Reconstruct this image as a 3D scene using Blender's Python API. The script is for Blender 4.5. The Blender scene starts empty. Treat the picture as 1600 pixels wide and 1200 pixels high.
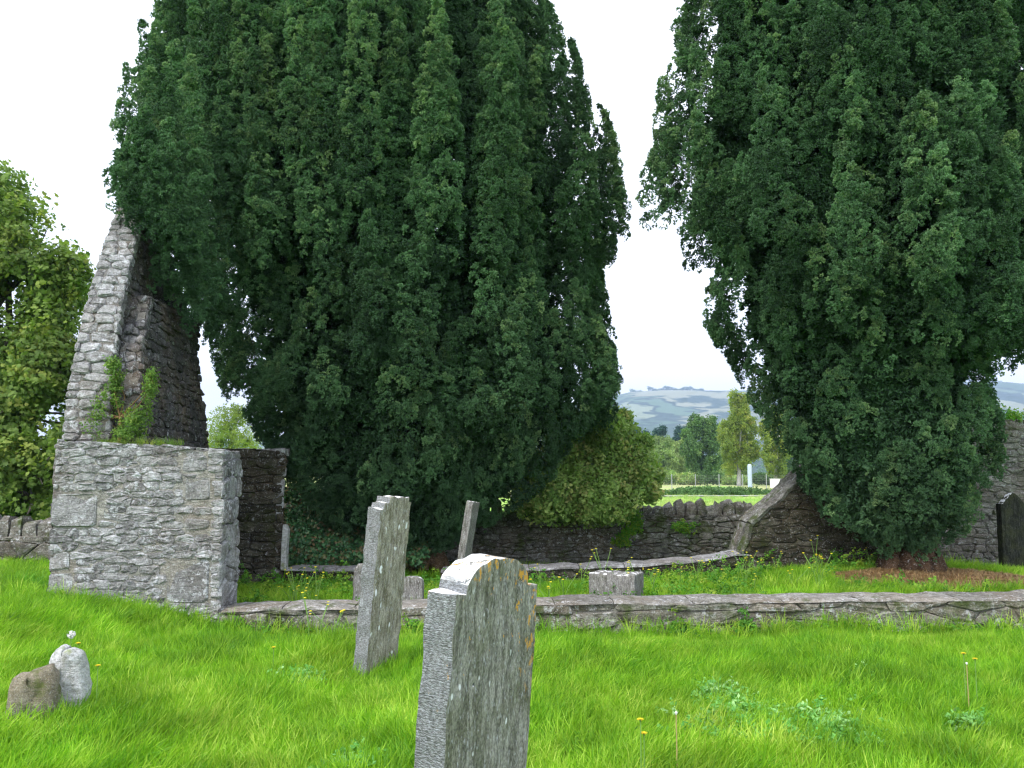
import bpy, bmesh, math, random
import numpy as np
from mathutils import Vector, Matrix

# ------------------------------------------------------------------ camera, world, sun, exposure
sc = bpy.context.scene
COL = sc.collection
F = 1350.0
PITCH = math.atan(140 / F)
EYE = 1.6
cam_d = bpy.data.cameras.new("camera")
cam = bpy.data.objects.new("camera", cam_d)
COL.objects.link(cam)
cam.location = (0, 0, EYE)
cam.rotation_euler = (math.pi / 2 + PITCH, 0, 0)
cam_d.sensor_width = 36
cam_d.lens = 36 * F / 1600
cam_d.clip_start = 0.05
cam_d.clip_end = 20000
sc.camera = cam

SUN_EL, SUN_AZ = math.radians(52), math.radians(218)     # azimuth clockwise from +Y : behind left of the camera
world = bpy.data.worlds.new("World")
sc.world = world
world.use_nodes = True
wn = world.node_tree
wn.nodes.clear()
w_out = wn.nodes.new('ShaderNodeOutputWorld')
w_sky = wn.nodes.new('ShaderNodeTexSky')
w_sky.sky_type = 'NISHITA'
w_sky.sun_disc = False
w_sky.sun_elevation = SUN_EL
w_sky.sun_rotation = SUN_AZ
w_sky.dust_density = 4.0
w_sky.air_density = 1.0
w_b1 = wn.nodes.new('ShaderNodeBackground')
w_b1.inputs[1].default_value = 0.06
w_b2 = wn.nodes.new('ShaderNodeBackground')             # the even white cloud deck of an overcast day
w_b2.inputs[0].default_value = (0.93, 0.95, 1.0, 1)
w_b2.inputs[1].default_value = 0.90
w_add = wn.nodes.new('ShaderNodeAddShader')
wn.links.new(w_sky.outputs[0], w_b1.inputs[0])
wn.links.new(w_b1.outputs[0], w_add.inputs[0])
wn.links.new(w_b2.outputs[0], w_add.inputs[1])
wn.links.new(w_add.outputs[0], w_out.inputs[0])

sun_d = bpy.data.lights.new("sun", 'SUN')
sun_d.energy = 1.35
sun_d.angle = math.radians(14)
sun_d.color = (1.0, 0.96, 0.90)
sun = bpy.data.objects.new("sun", sun_d)
COL.objects.link(sun)
sdir = Vector((math.sin(SUN_AZ) * math.cos(SUN_EL), math.cos(SUN_AZ) * math.cos(SUN_EL), math.sin(SUN_EL)))
sun.rotation_euler = sdir.to_track_quat('Z', 'Y').to_euler()
sun.location = (-10, -10, 20)

sc.view_settings.view_transform = 'Standard'
sc.view_settings.look = 'None'
sc.view_settings.gamma = 1
sc.view_settings.use_curve_mapping = False
sc.view_settings.exposure = 0.92
sc.render.engine = 'CYCLES'
cy = sc.cycles
cy.use_denoising = True
cy.max_bounces = 5
cy.diffuse_bounces = 3
cy.glossy_bounces = 1
cy.transmission_bounces = 3
cy.transparent_max_bounces = 4
cy.volume_bounces = 0
cy.use_adaptive_sampling = True
cy.adaptive_threshold = 0.02
cy.volume_step_rate = 4.0
try:
    cy.filter_width = 1.3
except Exception:
    pass

rng = np.random.default_rng(11)
random.seed(5)
PI = math.pi


# ------------------------------------------------------------------ helpers
def P(px, py, Y):
    """world point on the plane y = Y seen at photograph pixel (px, py)"""
    dx = (px - 800) / F
    dv = (600 - py) / F
    dy = math.cos(PITCH) - dv * math.sin(PITCH)
    dz = math.sin(PITCH) + dv * math.cos(PITCH)
    t = Y / dy
    return np.array((dx * t, Y, EYE + dz * t))


def sstep(a, b, x):
    t = np.clip((np.asarray(x, float) - a) / (b - a), 0, 1)
    return t * t * (3 - 2 * t)


_sw = np.random.default_rng(3)
_SN = [(_sw.uniform(0, 2 * PI), _sw.uniform(0, 2 * PI), _sw.uniform(0.7, 1.4)) for _ in range(9)]


def sn(x, y, f=1.0, k=0):
    """smooth pseudo noise, about -1..1"""
    x = np.asarray(x, float); y = np.asarray(y, float)
    s = 0
    for i in range(5):
        a, ph, w = _SN[(i + k) % 9]
        g = f * w * (1.0 + 0.45 * i)
        s = s + np.sin(g * (x * math.cos(a) + y * math.sin(a)) + ph + k) / (1 + 0.35 * i)
    return s / 2.6


def front_y(x):
    return 9.58 + 0.045 * (np.asarray(x, float) + 5.0)


YEW2 = P(1424, 880, 13.0)


def gh(x, y):
    """ground height"""
    x = np.asarray(x, float); y = np.asarray(y, float)
    out = 0.27 * sstep(-3.0, -5.3, x) * sstep(5.5, 9.0, y) + 0.05 * sn(x, y, 1.1) * sstep(3, 6, y) - 0.02
    out = out - 0.15 * sstep(7.6, 9.4, y) * sstep(-3.4, -2.2, x)
    inn = -0.08 + 0.20 * sstep(1.0, 4.5, x) + 0.02 * sn(x, y, 2.0, 2)
    d2 = (x - YEW2[0]) ** 2 + (y - YEW2[1]) ** 2
    inn = inn + 0.10 * np.exp(-d2 / 1.6)
    out = out - 0.17 * sstep(10.5, 13.5, y) * sstep(-5.0, -5.4, x)
    far = 0.10 + 0.03 * sn(x, y, 0.5, 4) - 0.36 * sstep(17.6, 16.9, y) * sstep(-5.2, -4.6, x)
    fy = front_y(x)
    inside = sstep(fy + 0.25, fy + 0.5, y) * sstep(-4.9, -4.5, x)
    h = out * (1 - inside) + inn * inside
    m = sstep(14.2, 15.2, y)
    return h * (1 - m) + far * m


def link(o, parent=None):
    COL.objects.link(o)
    if parent is not None:
        o.parent = parent
    return o


def set_mesh(name, V, Fc, mat=None, parent=None, smooth=False):
    me = bpy.data.meshes.new(name)
    me.from_pydata([tuple(map(float, v)) for v in V], [], Fc)
    me.update()
    if mat is not None:
        for m in (mat if isinstance(mat, (list, tuple)) else [mat]):
            me.materials.append(m)
    if smooth:
        me.polygons.foreach_set('use_smooth', [True] * len(me.polygons))
    return link(bpy.data.objects.new(name, me), parent)


def fixn(o):
    bm = bmesh.new(); bm.from_mesh(o.data)
    bmesh.ops.recalc_face_normals(bm, faces=bm.faces)
    bm.to_mesh(o.data); bm.free()
    return o


def tag(o, label=None, cat=None, group=None, kind=None):
    if label: o['label'] = label
    if cat: o['category'] = cat
    if group: o['group'] = group
    if kind: o['kind'] = kind
    return o


def empty(name, loc, label=None, cat=None, group=None):
    o = bpy.data.objects.new(name, None)
    o.location = tuple(map(float, loc))
    link(o)
    return tag(o, label, cat, group)


def reloc(root):
    """children meshes are authored in world coordinates: cancel the root's offset"""
    for c in root.children:
        c.matrix_parent_inverse = Matrix.Translation(-root.location)


def tube(V, Fc, pts, rads, n=7, mi=None, MI=None, lump=0.0):
    pts = [np.asarray(p, float) for p in pts]
    base = len(V)
    up = np.array((0.13, 0.31, 0.94))
    for i, p in enumerate(pts):
        d = pts[min(i + 1, len(pts) - 1)] - pts[max(i - 1, 0)]
        d = d / (np.linalg.norm(d) + 1e-9)
        a = np.cross(d, up)
        if np.linalg.norm(a) < 1e-3: a = np.cross(d, (1, 0, 0))
        a /= np.linalg.norm(a)
        b = np.cross(d, a)
        for k in range(n):
            t = 2 * PI * k / n
            r = rads[i] * (1 + lump * math.sin(3 * t + i) + lump * random.uniform(-.6, .6))
            V.append(p + (a * math.cos(t) + b * math.sin(t)) * r)
    for i in range(len(pts) - 1):
        for k in range(n):
            k2 = (k + 1) % n
            Fc.append((base + i * n + k, base + i * n + k2, base + (i + 1) * n + k2, base + (i + 1) * n + k))
            if MI is not None: MI.append(mi)
    Fc.append(tuple(base + (len(pts) - 1) * n + k for k in range(n)))
    if MI is not None: MI.append(mi)


# ------------------------------------------------------------------ materials
class MT:
    def __init__(s, name):
        s.m = bpy.data.materials.new(name)
        s.m.use_nodes = True
        s.t = s.m.node_tree
        s.t.nodes.clear()
        s.out = s.n('ShaderNodeOutputMaterial')

    def n(s, ty, **kw):
        nd = s.t.nodes.new(ty)
        for k, v in kw.items():
            setattr(nd, k, v)
        return nd

    def l(s, a, b):
        s.t.links.new(a, b)

    def setin(s, sock, v):
        if hasattr(v, 'links'):
            s.l(v, sock)
        else:
            if isinstance(v, (tuple, list)) and len(v) == 3 and sock.type == 'RGBA': v = (*v, 1)
            sock.default_value = v

    def pos(s):
        return s.n('ShaderNodeNewGeometry').outputs['Position']

    def mapped(s, vec, scale):
        nd = s.n('ShaderNodeVectorMath', operation='MULTIPLY')
        s.l(vec, nd.inputs[0]); nd.inputs[1].default_value = scale
        return nd.outputs[0]

    def noise(s, vec, scale, detail=4, rough=.55, dist=0.0):
        nd = s.n('ShaderNodeTexNoise')
        s.l(vec, nd.inputs['Vector'])
        nd.inputs['Scale'].default_value = scale
        nd.inputs['Detail'].default_value = detail
        nd.inputs['Roughness'].default_value = rough
        nd.inputs['Distortion'].default_value = dist
        return nd.outputs[0]

    def voro(s, vec, scale, out='Distance', feature='F1', rnd=1.0):
        nd = s.n('ShaderNodeTexVoronoi', feature=feature)
        s.l(vec, nd.inputs['Vector'])
        nd.inputs['Scale'].default_value = scale
        nd.inputs['Randomness'].default_value = rnd
        return nd.outputs[out]

    def ramp(s, fac, stops):
        nd = s.n('ShaderNodeValToRGB')
        s.l(fac, nd.inputs[0])
        el = nd.color_ramp.elements
        while len(el) < len(stops): el.new(0.5)
        for e, (p, c) in zip(el, stops):
            e.position = p
            e.color = (*c, 1) if isinstance(c, (tuple, list)) else (c, c, c, 1)
        return nd.outputs[0]

    def mix(s, fac, a, b, mode='MIX'):
        nd = s.n('ShaderNodeMix', data_type='RGBA', blend_type=mode)
        s.setin(nd.inputs[0], fac); s.setin(nd.inputs[6], a); s.setin(nd.inputs[7], b)
        return nd.outputs[2]

    def math(s, op, a, b=0.0, clamp=False):
        nd = s.n('ShaderNodeMath', operation=op, use_clamp=clamp)
        s.setin(nd.inputs[0], a); s.setin(nd.inputs[1], b)
        return nd.outputs[0]

    def mrange(s, v, a, b, c=0.0, d=1.0):
        nd = s.n('ShaderNodeMapRange')
        s.l(v, nd.inputs[0])
        for i, x in enumerate((a, b, c, d)): nd.inputs[i + 1].default_value = x
        return nd.outputs[0]

    def bump(s, h, strength, dist, normal=None):
        nd = s.n('ShaderNodeBump')
        s.l(h, nd.inputs['Height'])
        nd.inputs['Strength'].default_value = strength
        nd.inputs['Distance'].default_value = dist
        if normal is not None: s.l(normal, nd.inputs['Normal'])
        return nd.outputs[0]

    def fin(s, color, rough=.9, normal=None, spec=.2, transl=0.0, tcol=None):
        b = s.n('ShaderNodeBsdfPrincipled')
        s.setin(b.inputs['Base Color'], color)
        s.setin(b.inputs['Roughness'], rough)
        b.inputs['Specular IOR Level'].default_value = spec
        if normal is not None: s.l(normal, b.inputs['Normal'])
        if transl > 0:
            t = s.n('ShaderNodeBsdfTranslucent')
            s.setin(t.inputs[0], tcol if tcol is not None else color)
            x = s.n('ShaderNodeMixShader')
            x.inputs[0].default_value = transl
            s.l(b.outputs[0], x.inputs[1]); s.l(t.outputs[0], x.inputs[2])
            s.l(x.outputs[0], s.out.inputs[0])
        else:
            s.l(b.outputs[0], s.out.inputs[0])
        return s.m


def m_flat(name, c, rough=.7, spec=.3, bumpy=0.0, var=0.12, scale=20):
    m = MT(name)
    p = m.pos()
    n = m.noise(p, scale, 4)
    col = m.mix(n, tuple(x * (1 - var) for x in c), tuple(min(1, x * (1 + var)) for x in c))
    return m.fin(col, rough, m.bump(n, bumpy, .02) if bumpy else None, spec)


def m_stone(name, dark, light, lich=.35, lcol=(.62, .64, .68), moss=.0, mosscol=(.06, .085, .02), warm=.2, bump=.8, big=1.6, sc=1.0):
    m = MT(name)
    p = m.pos()
    oi = m.n('ShaderNodeObjectInfo')
    rnd = oi.outputs['Random']
    mid = m.noise(p, 7 * sc, 8, .68)
    fine = m.noise(p, 55 * sc, 5, .65)
    lay = m.noise(m.mapped(p, (9 * sc, 9 * sc, 30 * sc)), 1.0, 6, .6, .7)      # bedding layers of the stone
    col = m.mix(m.mrange(mid, .36, .66), dark, light)
    tone = m.ramp(rnd, [(0, (.62, .62, .63)), (.35, (.88, .87, .86)), (.7, (1.0, 1.0, 1.0)), (1, (1.22, 1.22, 1.24))])
    col = m.mix(1.0, col, tone, 'MULTIPLY')
    w2 = m.math('MULTIPLY', m.mrange(m.noise(p, big, 3), .45, .65), warm)
    col = m.mix(w2, col, (.22, .15, .085))
    f2 = m.mrange(fine, .3, .7, .55, 1.35)
    col = m.mix(1.0, col, f2, 'MULTIPLY')
    f3 = m.mrange(lay, .35, .6, .74, 1.1)
    col = m.mix(1.0, col, f3, 'MULTIPLY')
    if lich > 0:
        ln = m.noise(p, 16 * sc, 7, .7, .4)
        lm = m.mrange(ln, .60 - .18 * lich, .66 - .16 * lich)
        ln2 = m.mrange(m.noise(p, 2.2 * sc, 3), .35, .6)
        lm = m.math('MULTIPLY', lm, ln2)
        col = m.mix(m.math('MULTIPLY', lm, min(.9, .55 + .4 * lich)), col, lcol)
        sp = m.mrange(m.voro(p, 34 * sc), .13, .2, 1, 0)
        col = m.mix(m.math('MULTIPLY', sp, .45), col, lcol)
    if moss > 0:
        mn = m.mrange(m.noise(p, 2.6 * sc, 6, .65), .62 - .3 * moss, .72 - .25 * moss)
        col = m.mix(m.math('MULTIPLY', mn, .85), col, mosscol)
    b = m.math('ADD', m.math('MULTIPLY', mid, 1.2), m.math('ADD', m.math('MULTIPLY', lay, .8), m.math('MULTIPLY', fine, .30)))
    return m.fin(col, .95, m.bump(b, bump, .035), .12)


def m_leaf(name, c1, c2, c3=None, transl=.3, rough=.6, spec=.25, nscale=3.0, patch=None):
    """leaf colour varies by clump (instance attribute tint) and by place"""
    m = MT(name)
    p = m.pos()
    a = m.n('ShaderNodeAttribute', attribute_type='INSTANCER', attribute_name='tint')
    t = a.outputs['Fac']
    stops = [(0, c1), (.65, c2)] + ([(1, c3)] if c3 else [(1, tuple(x * 1.25 for x in c2))])
    col = m.ramp(t, stops)
    n = m.noise(p, nscale, 3)
    col = m.mix(1.0, col, m.mrange(n, .3, .7, .72, 1.28), 'MULTIPLY')
    if patch is not None:
        pm = m.mrange(m.noise(p, patch[0], 3), patch[1], patch[1] + .12)
        col = m.mix(pm, col, patch[2])
    tc = m.mix(1.0, col, (1.15, 1.3, .6), 'MULTIPLY')
    return m.fin(col, rough, None, spec, transl, tc)


M = {}
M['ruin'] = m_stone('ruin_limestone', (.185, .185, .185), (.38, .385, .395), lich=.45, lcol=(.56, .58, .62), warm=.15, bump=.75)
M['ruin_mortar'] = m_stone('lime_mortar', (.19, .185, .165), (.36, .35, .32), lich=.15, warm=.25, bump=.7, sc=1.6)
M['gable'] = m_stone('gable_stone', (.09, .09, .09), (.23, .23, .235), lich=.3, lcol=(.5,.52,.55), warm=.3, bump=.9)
M['gable_in'] = m_stone('shaded_gable_inner_stone', (.06, .06, .06), (.145, .142, .14), lich=.1, warm=.3, bump=.9)  # gable stone darkened: the inner face's shade is put into its colour
M['inner'] = m_stone('shaded_inner_stone', (.034, .033, .024), (.095, .090, .070), lich=.08, moss=.25, mosscol=(.035, .042, .015), warm=.10, bump=.8)  # near-black base colour carries the shade under the yew
M['inner_mortar'] = m_stone('dark_inner_mortar', (.06, .055, .04), (.12, .11, .085), lich=.0, moss=.2, warm=.4, bump=.6, sc=1.6)  # darker and browner than the front wall's mortar
M['bound'] = m_stone('boundary_stone', (.11, .11, .10), (.27, .265, .245), lich=.3, moss=.3, warm=.2, bump=.8)
M['right'] = m_stone('pale_boundary_stone', (.15, .145, .135), (.34, .33, .305), lich=.3, moss=.1, warm=.2, bump=.8)
M['kerb'] = m_stone('low_wall_stone', (.13, .125, .10), (.32, .31, .275), lich=.35, moss=.35, warm=.25, bump=.9)
M['kerb_top'] = m_stone('low_wall_capping', (.15, .145, .125), (.32, .31, .285), lich=.35, moss=.15, warm=.3, bump=.6, sc=1.3)
M['bark'] = m_stone('yew_bark', (.05, .03, .018), (.15, .095, .06), lich=.05, warm=.5, bump=.9, sc=1.2)
M['bark_grey'] = m_stone('grey_bark', (.06, .055, .045), (.16, .15, .125), lich=.1, warm=.2, bump=.6)
M['bark_birch'] = m_stone('birch_bark', (.40, .40, .39), (.68, .68, .66), lich=.0, warm=.0, bump=.2)


def m_grave(name, body1, body2, white_top=.6, orange=.0, streak=1.0, spots=.5, tool=False, orient=None, top_z=1.0, green=.3, greymix=.7, spot=(17, .14, .50)):
    m = MT(name)
    g = m.n('ShaderNodeTexCoord')
    p = g.outputs['Object']
    geo = m.n('ShaderNodeNewGeometry')
    sepn = m.n('ShaderNodeSeparateXYZ')
    nob = m.n('ShaderNodeVectorTransform', vector_type='NORMAL', convert_from='WORLD', convert_to='OBJECT')
    m.l(geo.outputs['True Normal'], nob.inputs[0]); m.l(nob.outputs[0], sepn.inputs[0])
    sp = m.n('ShaderNodeSeparateXYZ'); m.l(p, sp.inputs[0])
    st = m.noise(m.mapped(p, (38, 38, 7)), 1.0, 6, .7)
    mid = m.noise(p, 5, 5, .6)
    fine = m.noise(m.mapped(p, (150, 150, 70)), 1.0, 3, .6)
    col = m.mix(m.mrange(st, .40, .58), body1, body2)
    col = m.mix(m.math('MULTIPLY', m.mrange(mid, .42, .62), green), col, (.085, .095, .035))
    col = m.mix(1.0, col, m.mrange(fine, .3, .7, .5, 1.5), 'MULTIPLY')
    grey = m.mrange(m.noise(m.mapped(p, (60, 60, 22)), 1.0, 5, .7), .57, .62)
    col = m.mix(m.math('MULTIPLY', grey, greymix), col, (.42, .43, .44))
    # small white lichen flecks
    vs = m.mrange(m.voro(m.mapped(p, (1, 1, .55)), spot[0]), spot[1] - .04, spot[1], 1, 0)
    gate = m.mrange(m.noise(p, 7, 2), spot[2], spot[2] + .06)
    col = m.mix(m.math('MULTIPLY', m.math('MULTIPLY', vs, gate), spots), col, (.80, .82, .84))
    if tool:       # tooled edge: fine horizontal chisel lines
        edge = m.mrange(m.math('ABSOLUTE', sepn.outputs[0]), .6, .8)
        wv = m.n('ShaderNodeTexWave', wave_type='BANDS', bands_direction='Z')
        m.l(p, wv.inputs[0]); wv.inputs['Scale'].default_value = 30; wv.inputs['Distortion'].default_value = 9
        wv.inputs['Detail'].default_value = 3
        wv.inputs['Detail Scale'].default_value = 3.0
        bl = m.mix(m.mrange(m.noise(m.mapped(p, (60, 60, 130)), 1.0, 5, .7), .4, .62), (.12, .125, .13), (.38, .41, .45))
        col = m.mix(m.math('MULTIPLY', edge, .8), col, bl)
        tl = m.math('MULTIPLY', m.math('MULTIPLY', wv.outputs[0], edge), .55)
    if orange > 0:
        # x grows towards the far edge: orange lichen gathers along the arch and that edge
        near = m.math('ADD', m.mrange(sp.outputs[0], .08, .33), m.mrange(sp.outputs[2], top_z - .16, top_z, 0, .9))
        on = m.noise(m.mapped(p, (1, 1, .6)), 30, 5, .65)
        th = m.math('ADD', on, m.math('MULTIPLY', near, .145))
        om = m.mrange(th, .665, .69)
        om = m.math('MULTIPLY', om, m.mrange(sp.outputs[2], top_z - .62, top_z - .3))
        col = m.mix(m.math('MULTIPLY', om, orange), col, (.62, .33, .05))
    # white crust lichen on upward faces
    wt = m.mrange(sepn.outputs[2], .35, .6)
    wn_ = m.mrange(m.noise(p, 13, 6, .7, .5), .56 - .22 * white_top, .58 - .2 * white_top)
    if orient is not None:
        wt2 = m.math('MULTIPLY', m.mrange(sp.outputs[0], orient[0], orient[1], 1, 0), 1.0)
        wt = m.math('MULTIPLY', wt, m.math('MAXIMUM', wt2, .3))
    col = m.mix(m.math('MULTIPLY', wt, wn_), col, (.86, .87, .90))
    h = m.math('ADD', st, m.math('MULTIPLY', fine, .35))
    h = m.math('ADD', h, m.math('MULTIPLY', m.noise(p, 28, 4), .8))
    if tool: h = m.math('ADD', h, tl)
    return m.fin(col, .95, m.bump(h, .75, .012), .1)


M['grave_near'] = m_grave('lichened_headstone', (.13, .128, .108), (.31, .305, .268), .62, .9, spots=.8, tool=True, orient=(-.02, .12), top_z=.0, green=.45)
M['grave_mid'] = m_grave('speckled_headstone', (.17, .155, .115), (.37, .35, .29), .5, .0, spots=1.0, tool=True, top_z=0.0, green=.3, spot=(11, .22, .44))
M['grave_grey'] = m_grave('grey_headstone', (.12, .115, .11), (.25, .245, .235), .08, .0, spots=.4, green=.25)
M['grave_dark'] = m_grave('dark_headstone', (.014, .015, .013), (.035, .037, .032), .3, .0, greymix=.08, spots=.0, green=.3)
M['rock_brown'] = m_stone('brown_marker_stone', (.25, .235, .17), (.48, .45, .35), lich=.15, moss=.35, mosscol=(.10, .12, .035), warm=.3, bump=.5, sc=3.0)
M['rock_grey'] = m_stone('pale_marker_stone', (.28, .29, .26), (.58, .59, .60), lich=.5, moss=.25, mosscol=(.22, .26, .12), warm=.05, bump=.5, sc=3.0)

# foliage
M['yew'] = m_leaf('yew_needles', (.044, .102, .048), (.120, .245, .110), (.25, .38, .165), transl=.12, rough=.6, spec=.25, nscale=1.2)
M['grass'] = m_leaf('grass_blades', (.105, .28, .016), (.275, .49, .028), (.50, .63, .11), transl=.38, rough=.5, spec=.25, nscale=1.7, patch=(.8, .64, (.07, .30, .03)))
M['weed'] = m_leaf('weed_leaves', (.05, .17, .02), (.11, .30, .03), (.26, .36, .04), transl=.3, nscale=2)
M['field'] = m_leaf('field_grass', (.16, .30, .06), (.32, .44, .13), (.48, .50, .22), transl=.3, nscale=.3)
M['silver'] = m_leaf('silvery_ground_leaves', (.10, .32, .05), (.20, .46, .11), (.34, .56, .22), transl=.25, nscale=3)
M['syc'] = m_leaf('sycamore_leaves', (.09, .17, .04), (.20, .30, .065), (.40, .42, .10), transl=.4, nscale=1.4)
M['haw'] = m_leaf('hawthorn_leaves', (.13, .25, .06), (.32, .46, .13), (.55, .48, .20), transl=.3, nscale=1.6)
M['ivy'] = m_leaf('ivy_leaves', (.03, .11, .04), (.07, .20, .07), (.20, .13, .06), transl=.1, rough=.4, spec=.4)
M['elder'] = m_leaf('shrub_leaves', (.07, .15, .03), (.15, .27, .05), (.30, .36, .06), transl=.3, nscale=4)
M['birch'] = m_leaf('birch_leaves', (.13, .21, .04), (.25, .33, .06), (.40, .40, .09), transl=.35, nscale=.6)
M['willow'] = m_leaf('willow_leaves', (.15, .25, .08), (.28, .38, .13), (.40, .48, .20), transl=.3, nscale=.3)
M['dark_tree'] = m_leaf('alder_leaves', (.05, .12, .035), (.10, .20, .055), (.17, .27, .08), transl=.2, nscale=.4)
M['pine'] = m_leaf('pine_needles', (.012, .05, .035), (.025, .085, .055), (.04, .10, .06), transl=.05, nscale=.3)
M['dead'] = m_leaf('dry_stems', (.20, .12, .05), (.30, .20, .09), (.34, .26, .14), transl=.0)

# ground
m = MT('ground_soil_and_turf')
p = m.pos()
sp = m.n('ShaderNodeSeparateXYZ'); m.l(p, sp.inputs[0])
tur = m.mix(m.noise(p, 3.0, 6, .6), (.045, .15, .012), (.10, .28, .02))
fieldc = m.mix(m.mrange(m.noise(p, .06, 4), .4, .6), (.20, .42, .06), (.34, .46, .12))
farm = m.mrange(sp.outputs[1], 17.5, 26)
col = m.mix(farm, tur, fieldc)
# strip of longer dry grass in front of the trees
dry = m.math('MULTIPLY', m.mrange(sp.outputs[1], 62, 66), m.mrange(m.noise(p, .15, 5), .38, .52))
col = m.mix(dry, col, (.36, .38, .17))
# yew litter under the right-hand yew
vv = m.n('ShaderNodeVectorMath', operation='DISTANCE'); m.l(m.mapped(p, (.62, 1.0, 0)), vv.inputs[0])
vv.inputs[1].default_value = ((YEW2[0] - .1) * .62, YEW2[1] - 1.0, 0)
lm = m.math('ADD', vv.outputs['Value'], m.math('MULTIPLY', m.noise(p, 3, 4), .9))
lit = m.mrange(lm, 1.35, 1.65, 1, 0)
litc = m.mix(m.noise(p, 45, 5, .7), (.08, .035, .018), (.30, .15, .08))
col = m.mix(lit, col, litc)
M['ground'] = m.fin(col, .95, m.bump(m.noise(p, 30, 5), .5, .03), .1)


# ------------------------------------------------------------------ ground sheet
def build_ground():
    xs = np.concatenate([-np.geomspace(6000, 16, 22), np.arange(-15, 15.01, .25), np.geomspace(16, 6000, 22)])
    ys = np.concatenate([[-300, -60, -20, -8, -3, 0], np.arange(1.5, 18.01, .25), np.geomspace(19, 7000, 42)])
    X, Y = np.meshgrid(xs, ys)
    Z = gh(X, Y)
    nx, ny = len(xs), len(ys)
    V = np.stack([X.ravel(), Y.ravel(), Z.ravel()], 1)
    Fc = [(j * nx + i, j * nx + i + 1, (j + 1) * nx + i + 1, (j + 1) * nx + i) for j in range(ny - 1) for i in range(nx - 1)]
    o = set_mesh('ground', V, Fc, M['ground'], smooth=True)
    tag(o, kind='structure')


build_ground()

# ------------------------------------------------------------------ hills
RIDGE = [(-1200, 660), (-500, 690), (100, 690), (350, 692), (600, 668), (800, 645), (940, 626), (985, 614), (1040, 610), (1100, 611),
         (1165, 611), (1300, 604), (1450, 598), (1580, 598), (1750, 612), (2200, 650), (3000, 690)]


def hill_h(px):
    return float(np.interp(px, [a for a, b in RIDGE], [b for a, b in RIDGE]))


HY = 3200.0


def hill_z(x, y):
    px = 800 + F * x / y * 1.0
    top = P(px, hill_h(px), HY)[2]
    t = np.clip((y - 1100) / (HY - 1100), 0, 1)
    s = t * t * (3 - 2 * t) * .55 + t * .45
    und = (8 * np.sin(x * .006 + y * .004) + 5 * np.sin(x * .013 - y * .009)) * t * (1 - t) * 3
    z = top * s + und
    if y > HY: z = top - (y - HY) * .05
    return z


V = []; Fc = []
xs = np.linspace(-3600, 3600, 181); ys = np.concatenate([np.linspace(1100, HY, 36), [3300, 3500, 3800]])
for yy in ys:
    for xx in xs:
        V.append((xx * yy / HY, yy, hill_z(xx * yy / HY, yy) + (-0.5 if yy == 1100 else 0)))
n = len(xs)
for j in range(len(ys) - 1):
    for i in range(n - 1):
        Fc.append((j * n + i, j * n + i + 1, (j + 1) * n + i + 1, (j + 1) * n + i))
m = MT('hill_fields_and_woods')
p = m.pos()
q = m.mapped(p, (.0042, .0022, 0))
warp = m.n('ShaderNodeVectorMath', operation='ADD'); m.l(q, warp.inputs[0])
nz = m.n('ShaderNodeTexNoise'); m.l(m.mapped(p, (.002, .002, 0)), nz.inputs['Vector']); m.l(m.mapped(nz.outputs['Color'], (.9, .9, 0)), warp.inputs[1])
qq = warp.outputs[0]
cell = m.voro(qq, 1.0, 'Color')
sepc = m.n('ShaderNodeSeparateColor'); m.l(cell, sepc.inputs[0])
col = m.ramp(sepc.outputs[0], [(0, (.07, .13, .07)), (.30, (.09, .16, .09)), (.5, (.22, .27, .17)), (.72, (.26, .27, .18)), (1, (.18, .26, .13))])
wood = m.mrange(m.noise(m.mapped(p, (.004, .0022, 0)), 1.0, 4), .54, .57)
col = m.mix(wood, col, (.035, .07, .04))
ed = m.mrange(m.voro(qq, 1.0, 'Distance', 'DISTANCE_TO_EDGE'), .02, .045, 1, 0)
col = m.mix(ed, col, (.03, .06, .035))
low = m.mrange(m.noise(m.mapped(p, (.012, .006, 0)), 1.0, 5, .7), .47, .53)
sp = m.n('ShaderNodeSeparateXYZ'); m.l(p, sp.inputs[0])
low = m.math('MULTIPLY', low, m.mrange(sp.outputs[1], 2300, 1700))
col = m.mix(low, col, (.04, .075, .045))
M['hill'] = m.fin(col, .95)
tag(set_mesh('hills', V, Fc, M['hill'], smooth=True), kind='structure')


# ------------------------------------------------------------------ scattering by geometry nodes (crowns, grass and other uncountable stuff)
def eulers(D, spin):
    D = D / (np.linalg.norm(D, axis=1, keepdims=True) + 1e-9)
    ref = np.tile((0., 0., 1.), (len(D), 1))
    ref[np.abs(D[:, 2]) > .97] = (1, 0, 0)
    X = np.cross(ref, D); X /= np.linalg.norm(X, axis=1, keepdims=True)
    Y = np.cross(D, X)
    c, s = np.cos(spin)[:, None], np.sin(spin)[:, None]
    X2 = X * c + Y * s
    Y2 = -X * s + Y * c
    ry = -np.arcsin(np.clip(X2[:, 2], -1, 1))
    rx = np.arctan2(Y2[:, 2], D[:, 2])
    rz = np.arctan2(X2[:, 1], X2[:, 0])
    return np.stack([rx, ry, rz], 1)


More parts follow.
